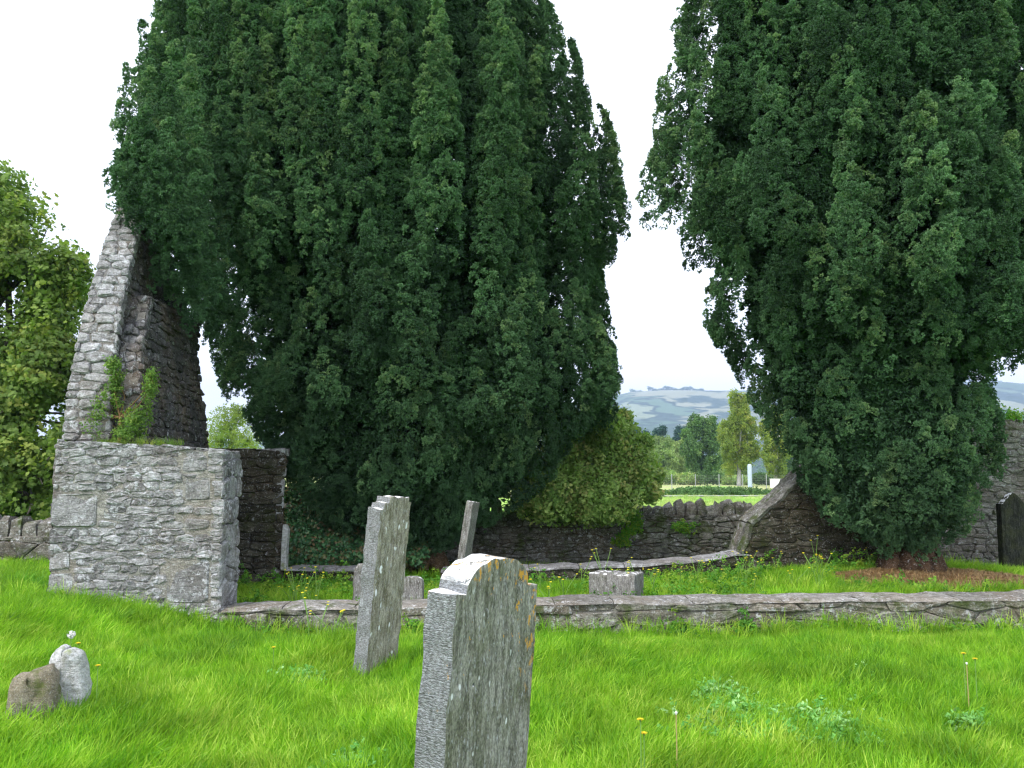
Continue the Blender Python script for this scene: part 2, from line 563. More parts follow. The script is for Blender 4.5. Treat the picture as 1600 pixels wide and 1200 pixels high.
def scatter(name, pts, rot, scl, tint, variants, mat, parent=None):
    N = len(pts)
    V = [np.asarray(pts, float)]
    kid = [np.zeros(N, np.int32)]
    Fc = []
    off = N
    for k, (v, f) in enumerate(variants):
        v = np.asarray(v, float)
        V.append(v); kid.append(np.full(len(v), k + 1, np.int32))
        Fc += [tuple(i + off for i in t) for t in f]
        off += len(v)
    VV = np.concatenate(V); K = np.concatenate(kid)
    me = bpy.data.meshes.new(name)
    me.from_pydata(VV.tolist(), [], Fc)
    me.materials.append(mat)
    T = len(VV)

    def att(nm, ty, arr, key):
        a = me.attributes.new(nm, ty, 'POINT')
        a.data.foreach_set(key, np.ascontiguousarray(arr).ravel())
    att('kid', 'INT', K, 'value')
    r = np.zeros((T, 3), np.float32); r[:N] = rot; att('rot', 'FLOAT_VECTOR', r, 'vector')
    s = np.ones(T, np.float32); s[:N] = scl; att('scl', 'FLOAT', s, 'value')
    t = np.zeros(T, np.float32); t[:N] = tint; att('tint', 'FLOAT', t, 'value')
    vr = np.zeros(T, np.int32); vr[:N] = rng.integers(0, len(variants), N); att('var', 'INT', vr, 'value')
    o = link(bpy.data.objects.new(name, me), parent)
    key = 'scatter_%d' % len(variants)
    ng = bpy.data.node_groups.get(key)
    if ng is None:
        ng = bpy.data.node_groups.new(key, 'GeometryNodeTree')
        ng.interface.new_socket('Geometry', in_out='INPUT', socket_type='NodeSocketGeometry')
        ng.interface.new_socket('Geometry', in_out='OUTPUT', socket_type='NodeSocketGeometry')
        gi = ng.nodes.new('NodeGroupInput'); go = ng.nodes.new('NodeGroupOutput')

        def named(nm, ty):
            x = ng.nodes.new('GeometryNodeInputNamedAttribute'); x.data_type = ty
            x.inputs['Name'].default_value = nm
            return x.outputs['Attribute']

        def equal(sock, v):
            c = ng.nodes.new('FunctionNodeCompare'); c.data_type = 'INT'; c.operation = 'EQUAL'
            ng.links.new(sock, c.inputs[2]); c.inputs[3].default_value = v
            return c.outputs[0]

        def sep(sock, v):
            x = ng.nodes.new('GeometryNodeSeparateGeometry'); x.domain = 'POINT'
            ng.links.new(gi.outputs[0], x.inputs[0]); ng.links.new(equal(sock, v), x.inputs[1])
            return x.outputs[0]
        kd = named('kid', 'INT'); va = named('var', 'INT')
        e2r = ng.nodes.new('FunctionNodeEulerToRotation'); ng.links.new(named('rot', 'FLOAT_VECTOR'), e2r.inputs[0])
        sclo = named('scl', 'FLOAT')
        cx = ng.nodes.new('ShaderNodeCombineXYZ')
        for i in range(3): ng.links.new(sclo, cx.inputs[i])
        P0 = sep(kd, 0)
        jn = ng.nodes.new('GeometryNodeJoinGeometry')
        for k in range(len(variants)):
            iop = ng.nodes.new('GeometryNodeInstanceOnPoints')
            ng.links.new(P0, iop.inputs['Points'])
            ng.links.new(equal(va, k), iop.inputs['Selection'])
            ng.links.new(sep(kd, k + 1), iop.inputs['Instance'])
            ng.links.new(e2r.outputs[0], iop.inputs['Rotation'])
            ng.links.new(cx.outputs[0], iop.inputs['Scale'])
            ng.links.new(iop.outputs[0], jn.inputs[0])
        ng.links.new(jn.outputs[0], go.inputs[0])
    md = o.modifiers.new('scatter', 'NODES'); md.node_group = ng
    return o


# --- clump shapes
def unit(v):
    return v / (np.linalg.norm(v) + 1e-9)


def yew_clump(r=np.random.default_rng(1), ns=9, nb=11, R=.085, L=.045, w=.0135):
    V = []; Fc = []
    for _ in range(ns):
        d = unit(np.array((r.normal(0, .75), r.normal(0, .75), abs(r.normal(.7, .5)))))
        c = d * R * r.uniform(.55, 1.1)
        ax = unit(d + np.array((0, 0, .5)))
        for _ in range(nb):
            b = unit(ax * r.uniform(.2, 1.2) + r.normal(0, .55, 3))
            s = unit(np.cross(b, r.normal(0, 1, 3)))
            l = L * r.uniform(.6, 1.2)
            k = len(V)
            p0 = c - b * l * .25
            V += [p0 - s * w * .6, p0 + b * l * .45 + s * w, c + b * l, p0 + b * l * .4 - s * w * .9]
            Fc += [(k, k + 1, k + 2, k + 3)]
    return V, Fc


def leaf_clump(r, n=12, R=.12, L=.07, w=.045, flat=.5, shape='oval'):
    V = []; Fc = []
    for _ in range(n):
        c = unit(r.normal(0, 1, 3)) * R * r.uniform(.2, 1)
        nrm = unit(r.normal(0, flat, 3) + np.array((0, 0, 1)))
        a = unit(np.cross(nrm, r.normal(0, 1, 3)))
        b = np.cross(nrm, a)
        l = L * r.uniform(.7, 1.2); ww = w * r.uniform(.8, 1.15)
        k = len(V)
        dz = nrm * l * .12
        if shape == 'maple':
            pr = [(-.5, 0), (-.25, .30), (-.35, .55), (.0, .42), (.15, .62), (.28, .22), (.55, .0), (.28, -.22), (.15, -.62), (.0, -.42), (-.35, -.55), (-.25, -.30)]
            V += [c + a * l * u + b * ww * v - dz * (abs(v) * 2.0) for u, v in pr]
            Fc += [tuple(range(k, k + 7)), (k, *range(k + 6, k + 12))]
        else:
            V += [c - a * l * .5, c - a * l * .1 + b * ww * .5 - dz, c + a * l * .5, c - a * l * .1 - b * ww * .5 - dz]
            Fc += [(k, k + 1, k + 2), (k, k + 2, k + 3)]
    return V, Fc


def grass_tuft(r, nb=20, hmin=.07, hmax=.20, w=.0029, spread=.06, droop=.9, seg=3):
    V = []; Fc = []
    for _ in range(nb):
        a = r.uniform(0, 2 * PI); rr = spread * math.sqrt(r.uniform(0, 1))
        base = np.array((math.cos(a) * rr, math.sin(a) * rr, -.02))
        az = a + r.normal(0, .9)
        d = np.array((math.cos(az), math.sin(az), 0)); s = np.array((-d[1], d[0], 0))
        tw = r.uniform(-.8, .8)
        s = unit(s + d * tw)
        H = r.uniform(hmin, hmax); ln = r.uniform(.15, 1.0) * droop
        k = len(V)
        for i in range(seg):
            t = i / seg
            pos = base + np.array((0, 0, H * (t - .22 * ln * t * t))) + d * H * ln * (t ** 1.8) * .75
            ww = w * (1 - .45 * t) * r.uniform(.9, 1.1)
            V += [pos - s * ww, pos + s * ww]
        V.append(base + np.array((0, 0, H * (1 - .30 * ln))) + d * H * ln * .78)
        for i in range(seg - 1):
            q = k + 2 * i
            Fc.append((q, q + 1, q + 3, q + 2))
        q = k + 2 * (seg - 1)
        Fc.append((q, q + 1, k + 2 * seg))
    return V, Fc


R_ = np.random.default_rng
YEWV = [yew_clump(R_(20 + i)) for i in range(5)]
OVAL = [leaf_clump(R_(40 + i), 12, .14, .070, .048, .9) for i in range(3)]
MAPLE = [leaf_clump(R_(50 + i), 10, .22, .088, .088, .7, 'maple') for i in range(3)]
IVYL = [leaf_clump(R_(60 + i), 12, .12, .065, .06, .8) for i in range(3)]
FAR = [leaf_clump(R_(70 + i), 16, .5, .26, .20, 1.2) for i in range(3)]
GR = [grass_tuft(R_(80 + i)) for i in range(5)]
GRL = [grass_tuft(R_(90 + i), 12, .18, .38, .0035, .05, 1.15, 4) for i in range(3)]
GRF = [grass_tuft(R_(95 + i), 14, .10, .20, .007, .12, .6, 2) for i in range(3)]
WEED = [leaf_clump(R_(100 + i), 12, .085, .06, .035, .7) for i in range(3)]


# ------------------------------------------------------------------ yews
def yew(name, label, Y0, prof, trunk_px, nplume, depth_k=.86, extra=(), base_z=0.0, seed=1, wfun=None, step=.135, keep_back=.5):
    """prof: rows of (py, left px, right px) of the crown's outline at depth Y0"""
    r = R_(seed)
    rows = []
    for py, a, b in prof:
        pa, pb = P(a, py, Y0), P(b, py, Y0)
        rows.append((pa[2], pa[0], pb[0]))
    rows.sort()
    zs = np.array([q[0] for q in rows]); xl = np.array([q[1] for q in rows]); xr = np.array([q[2] for q in rows])
    zmin, zmax = zs[0], zs[-1]
    base = P(trunk_px[0], trunk_px[1], Y0); base[2] = base_z
    root = empty(name, base, label, 'tree')
    # plumes: (foot, tip, radius)
    PL = []
    zz = np.linspace(zmin, zmax, 400)
    hw = (np.interp(zz, zs, xr) - np.interp(zz, zs, xl)) / 2
    cdf = np.cumsum((hw + .25) * (1 + .9 * (zz < zmin + 3.6))); cdf /= cdf[-1]
    # stratified sampling
    gold = 0.0
    for i in range(nplume):
        z = float(np.interp((i + r.uniform(0, 1)) / nplume, cdf, zz))
        gold += 2.39996 + r.normal(0, .25)
        th = gold % (2 * PI)
        f = (z - zmin) / (zmax - zmin)
        if math.sin(th) > .25 and r.uniform() > keep_back: th = -th
        L_, W_ = wfun(f, r)
        a_, b_ = np.interp(z, zs, xl), np.interp(z, zs, xr)
        hwid = (b_ - a_) / 2
        W = min(W_, max(.12, hwid * .6))
        k = max(.05, 1 - W * .9 / hwid) * (1 - .20 * r.uniform(0, 1) ** 1.5)
        if abs(math.cos(th)) > .8: k = max(.05, 1 - W * .85 / hwid)
        c = np.array(((a_ + b_) / 2 + hwid * k * math.cos(th), Y0 + hwid * depth_k * k * math.sin(th), z))
        out = unit(np.array((math.cos(th), math.sin(th), 0)))
        lean = r.uniform(.0, .12) if f < .5 else r.uniform(-.06, .06)
        foot = c - np.array((0, 0, L_ * .45)) - out * (.10 + .35 * W) * (1.0 if f > .3 else .3); tip = c + np.array((0, 0, L_ * .55)) + out * (lean * L_ * .8 + .04)
        foot[2] = max(foot[2], zmin - .12)
        PL.append((foot, tip, W, out))
    PL_main = list(PL)
    for (px, py, len_m, W, dy) in extra:                 # single spires that break the outline (px, py of their tip)
        tip = P(px, py, Y0 + dy)
        cxz = (np.interp(tip[2] - len_m, zs, xl) + np.interp(tip[2] - len_m, zs, xr)) / 2
        out = unit(np.array((1.0 if tip[0] > cxz else -1.0, -.3, 0)))
        PL.append((tip - np.array((0, 0, len_m)) - out * .04 * len_m, tip, W, out))
    pts = []; dirs = []; scl = []; tint = []
    for pi, (foot, tip, W, out) in enumerate(PL):
        ax = tip - foot; L = np.linalg.norm(ax); ax /= L
        e1 = unit(np.cross(ax, (0.3, 1, 0.1))); e2 = np.cross(ax, e1)
        area = 2 * PI * W * .75 * L
        n = int(area / .031)
        t = r.uniform(0, 1, n)
        ph = r.uniform(0, 2 * PI, n)
        rad = W * np.clip(1.45 * (t + .03) ** .38 * (1 - t) ** .95 * 1.15, .0, 1.0)
        nr = e1[None] * np.cos(ph)[:, None] + e2[None] * np.sin(ph)[:, None]
        kp = (nr @ out) > -.35
        t, rad, nr = t[kp], rad[kp], nr[kp]; n = len(t)
        lc = foot[None] + ax[None] * (t * L)[:, None] + nr * (rad * .86 + r.normal(0, .03, n))[:, None]
        lr = r.uniform(.055, .12, n) * (1 - .55 * t)
        tb = r.uniform(.02, .60)
        K = 6
        dd = r.normal(0, 1, (n, K, 3)) + (nr * 1.0 + np.array((0, 0, .55)))[:, None, :]
        dd /= np.linalg.norm(dd, axis=2, keepdims=True)
        pp = lc[:, None, :] + dd * (lr[:, None] * r.uniform(.75, 1.1, (n, K)))[:, :, None] * np.array((1, 1, 1.4))
        if len(PL_main) > pi:
            cxx = np.interp(pp[..., 2], zs, (xl + xr) / 2); hww = np.interp(pp[..., 2], zs, (xr - xl) / 2)
            rho = np.sqrt(((pp[..., 0] - cxx) / hww) ** 2 + ((pp[..., 1] - Y0) / (hww * depth_k)) ** 2)
            lim = 1.0 + .10 * sstep(.25, .9, t)[:, None] + r.normal(0, .006, rho.shape)
            fac = np.where(rho > lim, (lim + (rho - lim) * .30) / rho, 1.0)
            pp[..., 0] = cxx + (pp[..., 0] - cxx) * fac; pp[..., 1] = Y0 + (pp[..., 1] - Y0) * fac
        tl = np.clip(tb + .34 * t[:, None] + r.normal(0, .14, n)[:, None] + r.normal(0, .08, (n, K)), 0, 1)  # tint rises towards the plume tip, painting in the light it catches
        pts.append(pp.reshape(-1, 3)); dirs.append((dd + np.array((0, 0, .4))).reshape(-1, 3))
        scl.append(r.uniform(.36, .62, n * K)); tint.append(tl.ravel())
    # inner foliage that closes the crown
    ni = int(nplume * 50)
    z = np.interp(r.uniform(0, 1, ni), cdf, zz)
    th = r.uniform(0, 2 * PI, ni)
    a_, b_ = np.interp(z, zs, xl), np.interp(z, zs, xr)
    k = r.uniform(.45, .80, ni) * np.clip(1 - .25 / np.maximum((b_ - a_) / 2, .3), .2, 1)
    pp = np.stack([(a_ + b_) / 2 + (b_ - a_) / 2 * k * np.cos(th), Y0 + (b_ - a_) / 2 * depth_k * k * np.sin(th), z], 1)
    gap = sn(pp[:, 0] + pp[:, 1] * .7, pp[:, 2], 2.3, seed % 4)
    kp = (gap < .60) | (pp[:, 2] < zmin + 1.8)
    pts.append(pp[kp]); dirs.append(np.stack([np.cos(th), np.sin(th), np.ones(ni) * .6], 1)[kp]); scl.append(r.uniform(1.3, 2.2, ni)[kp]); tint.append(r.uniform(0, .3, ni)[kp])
    pts = np.concatenate(pts); dirs = np.concatenate(dirs); scl = np.concatenate(scl); tint = np.concatenate(tint)
    print(name, 'clumps', len(pts))
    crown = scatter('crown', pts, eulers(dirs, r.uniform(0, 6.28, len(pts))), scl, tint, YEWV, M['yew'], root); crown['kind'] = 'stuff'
    # trunk: several fused stems with flared roots, limbs rising through the crown
    V = []; Fc = []
    for i in range(9):
        a = 2 * PI * i / 9 + r.uniform(-.2, .2)
        rr = .22
        p0 = base + np.array((math.cos(a) * .48, math.sin(a) * .40, -.12))
        p1 = base + np.array((math.cos(a) * .30, math.sin(a) * .26, .10))
        p2 = base + np.array((math.cos(a) * .22, math.sin(a) * .20, .45))
        p3 = base + np.array((math.cos(a) * .45, math.sin(a) * .4, 1.5))
        z4 = zmin + (zmax - zmin) * r.uniform(.35, .6)
        hw4 = (np.interp(z4, zs, xr) - np.interp(z4, zs, xl)) / 2
        c4 = (np.interp(z4, zs, xr) + np.interp(z4, zs, xl)) / 2
        p4 = np.array((c4 + math.cos(a) * hw4 * .5, Y0 + math.sin(a) * hw4 * .45, z4))
        z5 = zmin + (zmax - zmin) * r.uniform(.7, .9)
        hw5 = (np.interp(z5, zs, xr) - np.interp(z5, zs, xl)) / 2
        c5 = (np.interp(z5, zs, xr) + np.interp(z5, zs, xl)) / 2
        p5 = np.array((c5 + math.cos(a) * hw5 * .5, Y0 + math.sin(a) * hw5 * .45, z5))
        tube(V, Fc, [p0, p1, p2, p3, p4, p5], [.10, .17, .19, .15, .09, .03], 9, lump=.08)
    set_mesh('trunk', V, Fc, M['bark'], root, smooth=True)
    reloc(root)
    return root, PL


def w_left(f, r):
    if f < .22: return r.uniform(.55, 1.0), r.uniform(.28, .46)
    if f < .38: return r.uniform(.9, 2.0), r.uniform(.28, .46)
    return r.uniform(1.8, 3.8), r.uniform(.26, .44)


def w_right(f, r):
    if f < .24: return r.uniform(.45, .8), r.uniform(.20, .32)
    if f < .5: return r.uniform(.6, 1.3), r.uniform(.26, .44)
    return r.uniform(1.2, 2.6), r.uniform(.24, .42)


PROF_L = [(-420, 460, 670), (-330, 400, 740), (-200, 325, 785), (0, 268, 822), (60, 262, 846), (130, 256, 872), (200, 248, 915), (260, 240, 942),
          (310, 245, 975), (350, 262, 978), (400, 280, 962), (450, 300, 945), (500, 325, 945), (550, 348, 962), (600, 358, 970),
          (650, 382, 938), (700, 425, 890), (750, 455, 865), (800, 500, 790), (845, 560, 720), (860, 600, 690)]
PROF_R = [(-480, 1270, 1440), (-400, 1180, 1530), (-250, 1110, 1590), (-100, 1075, 1600), (0, 1064, 1605), (60, 1060, 1612), (120, 1048, 1625), (180, 1030, 1640),
          (250, 1014, 1655), (300, 1020, 1670), (350, 1032, 1670), (400, 1066, 1665), (450, 1092, 1660), (500, 1108, 1650), (548, 1146, 1640),
          (572, 1156, 1560), (606, 1172, 1532), (640, 1190, 1544), (700, 1226, 1550), (750, 1256, 1546), (800, 1290, 1524), (832, 1324, 1488), (852, 1382, 1462)]
yew('yew_tree', 'huge Irish yew of upright plumes behind the gable and the slim leaning headstones', 15.6, PROF_L, (655, 880), 500,
    extra=[(243, 26, 2.0, .19, -2.6), (201, 104, 1.8, .17, -3.0), (221, 88, 2.0, .19, -3.2), (191, 160, 1.6, .18, -3.4), (848, 66, 2.2, .30, -.8), (876, 96, 2.4, .28, -1.2),
           (912, 155, 2.2, .30, -1.2), (930, 195, 1.8, .3, -1.0), (962, 268, 1.3, .30, -.8), (280, 2, 3.0, .35, -.8), (930, 500, 1.4, .5, -1.5), (500, 70, 3.2, .42, -3.2), (660, 210, 3.4, .40, -3.2),
           (580, 300, 2.6, .38, -3.3), (700, 90, 3.4, .45, -3.0), (420, 60, 3.6, .45, -3.0), (800, 480, 1.6, .40, -2.9), (760, 260, 2.6, .4, -2.9), (350, 130, 3.4, .42, -3.0),
           (236, 110, 2.0, .26, -4.4), (275, 70, 3.3, .40, -4.4), (238, 150, 2.0, .34, -4.9), (265, 190, 1.5, .36, -4.9), (206, 160, 1.6, .22, -4.6), (310, 150, 2.2, .4, -4.6), (222, 190, 1.4, .26, -4.8), (300, 90, 3.6, .5, -3.7), (214, 200, 1.2, .28, -4.7), (245, 190, 1.5, .36, -4.4), (292, 220, 1.5, .42, -3.8), (325, 240, 2.6, .5, -3.7), (212, 235, 1.0, .26, -3.9),
           (900, 330, 2.6, .55, -.4), (925, 420, 1.8, .5, -.8), (880, 480, 2.2, .6, -1.4), (860, 250, 3.0, .6, -1.0), (930, 560, 1.2, .5, -.6), (352, 330, 2.0, .45, -2.6)],
    base_z=.02, seed=21, wfun=w_left, depth_k=.92)
yew('yew_tree', 'Irish yew with rounded skirt and flared bare trunk standing on brown needle litter', 13.0, PROF_R, (1424, 895), 400,
    extra=[(1062, 20, 2.2, .3, -.6), (1040, 120, 1.6, .28, -.6), (1024, 225, 1.3, .28, -.6), (1195, 110, 2.2, .34, -2.3), (1590, 40, 2.6, .3, -.4), (1330, 180, 2.0, .4, -2.6), (1440, 150, 2.4, .42, -2.6), (1500, 200, 1.6, .4, -2.5)],
    base_z=float(gh(YEW2[0], 13.0)), seed=33, wfun=w_right, depth_k=.92)


# ------------------------------------------------------------------ rubble masonry
def clip_half(poly, a, b, c):
    """keep a*x+b*y <= c"""
    out = []
    n = len(poly)
    for i in range(n):
        p, q = poly[i], poly[(i + 1) % n]
        dp, dq = a * p[0] + b * p[1] - c, a * q[0] + b * q[1] - c
        if dp <= 0: out.append(p)
        if dp * dq < 0:
            t = dp / (dp - dq)
            out.append((p[0] + (q[0] - p[0]) * t, p[1] + (q[1] - p[1]) * t))
    return out


def area(poly):
    return .5 * sum(poly[i][0] * poly[(i + 1) % len(poly)][1] - poly[(i + 1) % len(poly)][0] * poly[i][1] for i in range(len(poly)))


def inside(pt, poly):
    c = False
    for i in range(len(poly)):
        (x1, y1), (x2, y2) = poly[i], poly[(i + 1) % len(poly)]
        if (y1 > pt[1]) != (y2 > pt[1]) and pt[0] < (x2 - x1) * (pt[1] - y1) / (y2 - y1) + x1: c = not c
    return c


def rubble(outline, cw, ch, r, gap=.018, big=.1):
    """irregular coursed rubble: list of convex-ish stone outlines (u, v) that fill the outline"""
    us = [p[0] for p in outline]; vs = [p[1] for p in outline]
    k = ch / cw
    seeds = []
    v = min(vs) - ch * .3
    while v < max(vs) + ch:
        hgt = ch * r.uniform(.55, 1.5)
        u = min(us) - cw * r.uniform(0, 1)
        while u < max(us) + cw:
            wid = cw * r.uniform(.4, 1.6)
            if r.uniform() < big: wid *= 1.5
            seeds.append(((u + wid / 2) * k, v + hgt / 2 + r.normal(0, .24) * ch * (.5 if ch < .13 else 1)))
            u += wid
        v += hgt
    S = np.array(seeds)
    out = []
    R0 = ch * 6
    for i, s in enumerate(S):
        d = np.hypot(S[:, 0] - s[0], S[:, 1] - s[1])
        idx = np.argsort(d)[1:16]
        box = [(s[0] - R0, s[1] - R0), (s[0] + R0, s[1] - R0), (s[0] + R0, s[1] + R0), (s[0] - R0, s[1] + R0)]
        halves = []
        for j in idx:
            dx, dy = S[j] - s
            L = math.hypot(dx, dy)
            mx, my = (S[j] + s) / 2
            g = gap * (.5 + abs(dx) / L * (k - 1) * .5)
            halves.append((dx / L, dy / L, (dx * mx + dy * my) / L - g / 2))
        poly = [(p[0] * k, p[1]) for p in outline]
        for h in halves:
            poly = clip_half(poly, *h)
            if len(poly) < 3: break
        if len(poly) < 3: continue
        poly = [(p[0] / k, p[1]) for p in poly]
        if area(poly) < 0: poly = poly[::-1]
        if area(poly) < cw * ch * .06: continue
        out.append(poly)
    return out


def soften(poly, r, jit=.012):
    out = []
    n = len(poly)
    for i in range(n):
        p, q = np.array(poly[i]), np.array(poly[(i + 1) % n])
        L = np.linalg.norm(q - p)
        if L < .02: continue
        a = min(.2, .018 / L + .05)
        out.append(p + (q - p) * a + r.normal(0, jit * .5, 2)); out.append(p + (q - p) * (1 - a) + r.normal(0, jit * .5, 2))
    m = []
    for p in out:
        if not m or np.linalg.norm(p - m[-1]) > .014: m.append(p)
    return m if len(m) > 3 else [np.array(p) for p in poly]


def lay(parent, mp, polys, mat, r, proud=(.008, .035), name='stone', bulge=.018, depth=.09, limit=290):
    """one object per stone; the overflow past the limit is joined into one part"""
    polys = sorted(polys, key=lambda q: -abs(area(q)))
    rest_V, rest_F = [], []
    for i, poly in enumerate(polys):
        pl = soften(poly, r)
        n = len(pl)
        c = np.mean(pl, axis=0)
        h0 = r.uniform(*proud)
        tu, tv = r.normal(0, .045), r.normal(0, .06)
        size = math.sqrt(abs(area(poly)))
        ins = max(.62, 1 - .035 / size)
        V = []
        for p in pl: V.append(mp(p[0], p[1], -depth))
        for p in pl: V.append(mp(p[0], p[1], h0 - bulge * .9 + r.normal(0, .003)))
        for p in pl:
            q = c + (p - c) * ins
            V.append(mp(q[0], q[1], h0 + tu * (q[0] - c[0]) + tv * (q[1] - c[1]) + r.normal(0, .006)))
        V.append(mp(c[0] + r.normal(0, .1) * size, c[1] + r.normal(0, .1) * size, h0 + bulge * r.uniform(-.2, .8)))
        Fc = []
        for k in range(n):
            k2 = (k + 1) % n
            Fc += [(k, k2, n + k2, n + k), (n + k, n + k2, 2 * n + k2, 2 * n + k), (2 * n + k, 2 * n + k2, 3 * n)]
        if i < limit:
            set_mesh(name, V, Fc, mat, parent)
        else:
            b = len(rest_V); rest_V += V; rest_F += [tuple(q + b for q in f) for f in Fc]
    if rest_V:
        o = set_mesh('small_stones', rest_V, rest_F, mat, parent); o['kind'] = 'stuff'


def core(parent, mpA, mpB, outline, mat, name='mortar_core'):
    n = len(outline)
    V = [mpA(u, v) for u, v in outline] + [mpB(u, v) for u, v in outline]
    Fc = [tuple(range(n)), tuple(range(2 * n - 1, n - 1, -1))] + [(i, (i + 1) % n, n + (i + 1) % n, n + i) for i in range(n)]
    return fixn(set_mesh(name, V, Fc, mat, parent))


def rough_top(us, f, r, amp):
    return [(u, f(u) + r.uniform(-amp, amp)) for u in us]


ang = math.atan(.045)
Uf = np.array((math.cos(ang), math.sin(ang), 0)); Nf = np.array((math.sin(ang), -math.cos(ang), 0)); Zv = np.array((0, 0, 1.))
A0 = np.array((-5.05, 9.58, 0))
r = R_(101)

# front block of the church's side wall, left of the gap
ruin = empty('ruined_church_wall', (-4.1, 9.9, 0.1), 'ruined grey rubble church corner with a tall tapering gable rising from a squared wall stub', 'ruin')


def fr(u, v, h): return A0 + Uf * u + Zv * v + Nf * h


TW = .70
topo = rough_top(np.linspace(0, 1.84, 9), lambda u: 1.965 - .05 * u, r, .018)
out_f = [(0, -.25), (1.84, -.25)] + topo[::-1]
core(ruin, lambda u, v: fr(u, v, -.008), lambda u, v: fr(u, v, -TW + .02), [(max(.02, min(1.82, u)), v - .03) for u, v in out_f], M['ruin_mortar'])
# dressed quoin column at the right end and big corner stones on the left
bigs = []
def rect(u0, v0, u1, v1): return [(u0, v0), (u1, v0), (u1, v1), (u0, v1)]
quoins = [rect(1.28, .20, 1.72, .66), rect(.0, 1.02, .48, 1.38), rect(.01, .22, .26, .52), rect(.0, .55, .2, .74), rect(1.44, .99, 1.70, 1.10), rect(1.42, 1.30, 1.70, 1.55), rect(1.40, 1.62, 1.66, 1.80)]
polys = rubble(out_f, .20, .078, r, gap=.006, big=.22)


def overlaps(poly, rc):
    c = np.mean(poly, axis=0)
    return rc[0][0] - .04 < c[0] < rc[2][0] + .04 and rc[0][1] - .03 < c[1] < rc[2][1] + .03


polys2 = []
for q in polys:
    if any(overlaps(q, rc) for rc in quoins): continue
    for rc in quoins:      # trim the neighbours back to the squared stone
        u0, v0, u1, v1 = rc[0][0] - .012, rc[0][1] - .012, rc[2][0] + .012, rc[2][1] + .012
        us = [p[0] for p in q]; vs = [p[1] for p in q]
        if max(us) <= u0 or min(us) >= u1 or max(vs) <= v0 or min(vs) >= v1: continue
        cands = [clip_half(q, 1, 0, u0), clip_half(q, -1, 0, -u1), clip_half(q, 0, 1, v0), clip_half(q, 0, -1, -v1)]
        cands = [k for k in cands if len(k) > 2]
        if not cands: q = []; break
        q = max(cands, key=lambda k: abs(area(k)))
    if len(q) > 2 and abs(area(q)) > .0015: polys2.append(q)
lay(ruin, fr, polys2 + quoins, M['ruin'], r, proud=(-.003, .013), bulge=.008, limit=290)
# jamb face (the wall's right end) with upright dressed stones


def jamb(u, v, h): return A0 + Uf * (1.84 + h) - Nf * u + Zv * v


lay(ruin, jamb, rubble([(0, -.1), (TW, -.1), (TW, 1.86), (0, 1.86)], .30, .21, r, gap=.014), M['ruin'], r, proud=(.0, .03), name='jamb_stone')
# wall-top stones
lay(ruin, lambda u, v, h: A0 + Uf * u - Nf * v + Zv * (1.955 - .05 * u + h), rubble([(0, 0), (1.84, 0), (1.84, TW), (0, TW)], .3, .22, r), M['ruin'], r, proud=(-.02, .02), name='top_stone')
# outer left end of the block


def endf(u, v, h): return A0 - Uf * (h) - Nf * u + Zv * v


lay(ruin, endf, rubble([(0, -.1), (TW, -.1), (TW, 1.93), (0, 1.93)], .3, .16, r), M['gable'], r, name='stone')


# gable: runs away from the camera, thinner towards the top
def XO(d): return -5.06 - .13 * (d - 9.66)
def TH(z): return float(np.interp(z, [1.8, 5.6], [.50, .30]))
def TH2(z): return float(np.interp(z, [1.8, 4.2], [.80, .56]))
def solve(px, py, th):
    """depth and height where the sight line meets the gable's outer (th = 0) or inner face"""
    Y = 11.0
    for _ in range(40):
        q = P(px, py, Y)
        Y -= ((XO(Y) + (th(q[2]) if th else 0)) - q[0]) / (-.13 - (px - 800) / F) * .8
    q = P(px, py, Y)
    return (float(Y), float(q[2]))


FRONT = [solve(px, py, None) for px, py in ((101, 688), (106, 630), (118, 560), (134, 490), (150, 430), (168, 375), (184, 333), (196, 300))]
BACK = [solve(px, py, TH) for px, py in ((262, 380), (284, 455), (298, 505))] + [solve(px, py, TH2) for px, py in ((308, 560), (318, 630), (326, 695))]
print('gable', FRONT, BACK)
APEX = (FRONT[-1][0] + .12, FRONT[-1][1] + .12)
GAB = FRONT + [APEX] + BACK + [(BACK[-1][0], -.2), (10.35, -.2), (10.35, 1.9)]
GAB2 = [(10.02, 1.9), (10.12, 2.5), (10.3, 3.05), (10.55, 3.4), (10.85, 3.85), (BACK[2][0] - .15, BACK[2][1])] + BACK[3:] + [(BACK[-1][0], -.2), (10.35, -.2), (10.35, 1.9)]


def inn1(d, z, h): return np.array((XO(d) + TH(z) + h, d, z))
def inn2(d, z, h): return np.array((XO(d) + TH2(z) + h, d, z))
def out1(d, z, h): return np.array((XO(d) - h, d, z))


core(ruin, lambda d, z: out1(d, z, -.02), lambda d, z: inn1(d, z, -.02), GAB, M['ruin_mortar'], 'gable_core')
core(ruin, lambda d, z: inn1(d, z, -.05), lambda d, z: inn2(d, z, -.02), GAB2, M['ruin_mortar'], 'gable_core')
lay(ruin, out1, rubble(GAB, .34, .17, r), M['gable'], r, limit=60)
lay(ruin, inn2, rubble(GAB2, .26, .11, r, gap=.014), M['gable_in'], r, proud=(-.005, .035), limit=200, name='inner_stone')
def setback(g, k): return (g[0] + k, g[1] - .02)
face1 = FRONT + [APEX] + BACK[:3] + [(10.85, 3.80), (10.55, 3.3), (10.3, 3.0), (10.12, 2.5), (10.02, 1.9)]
lay(ruin, inn1, rubble(face1, .24, .11, r, gap=.014), M['gable_in'], r, proud=(-.01, .03), limit=200, name='inner_stone')


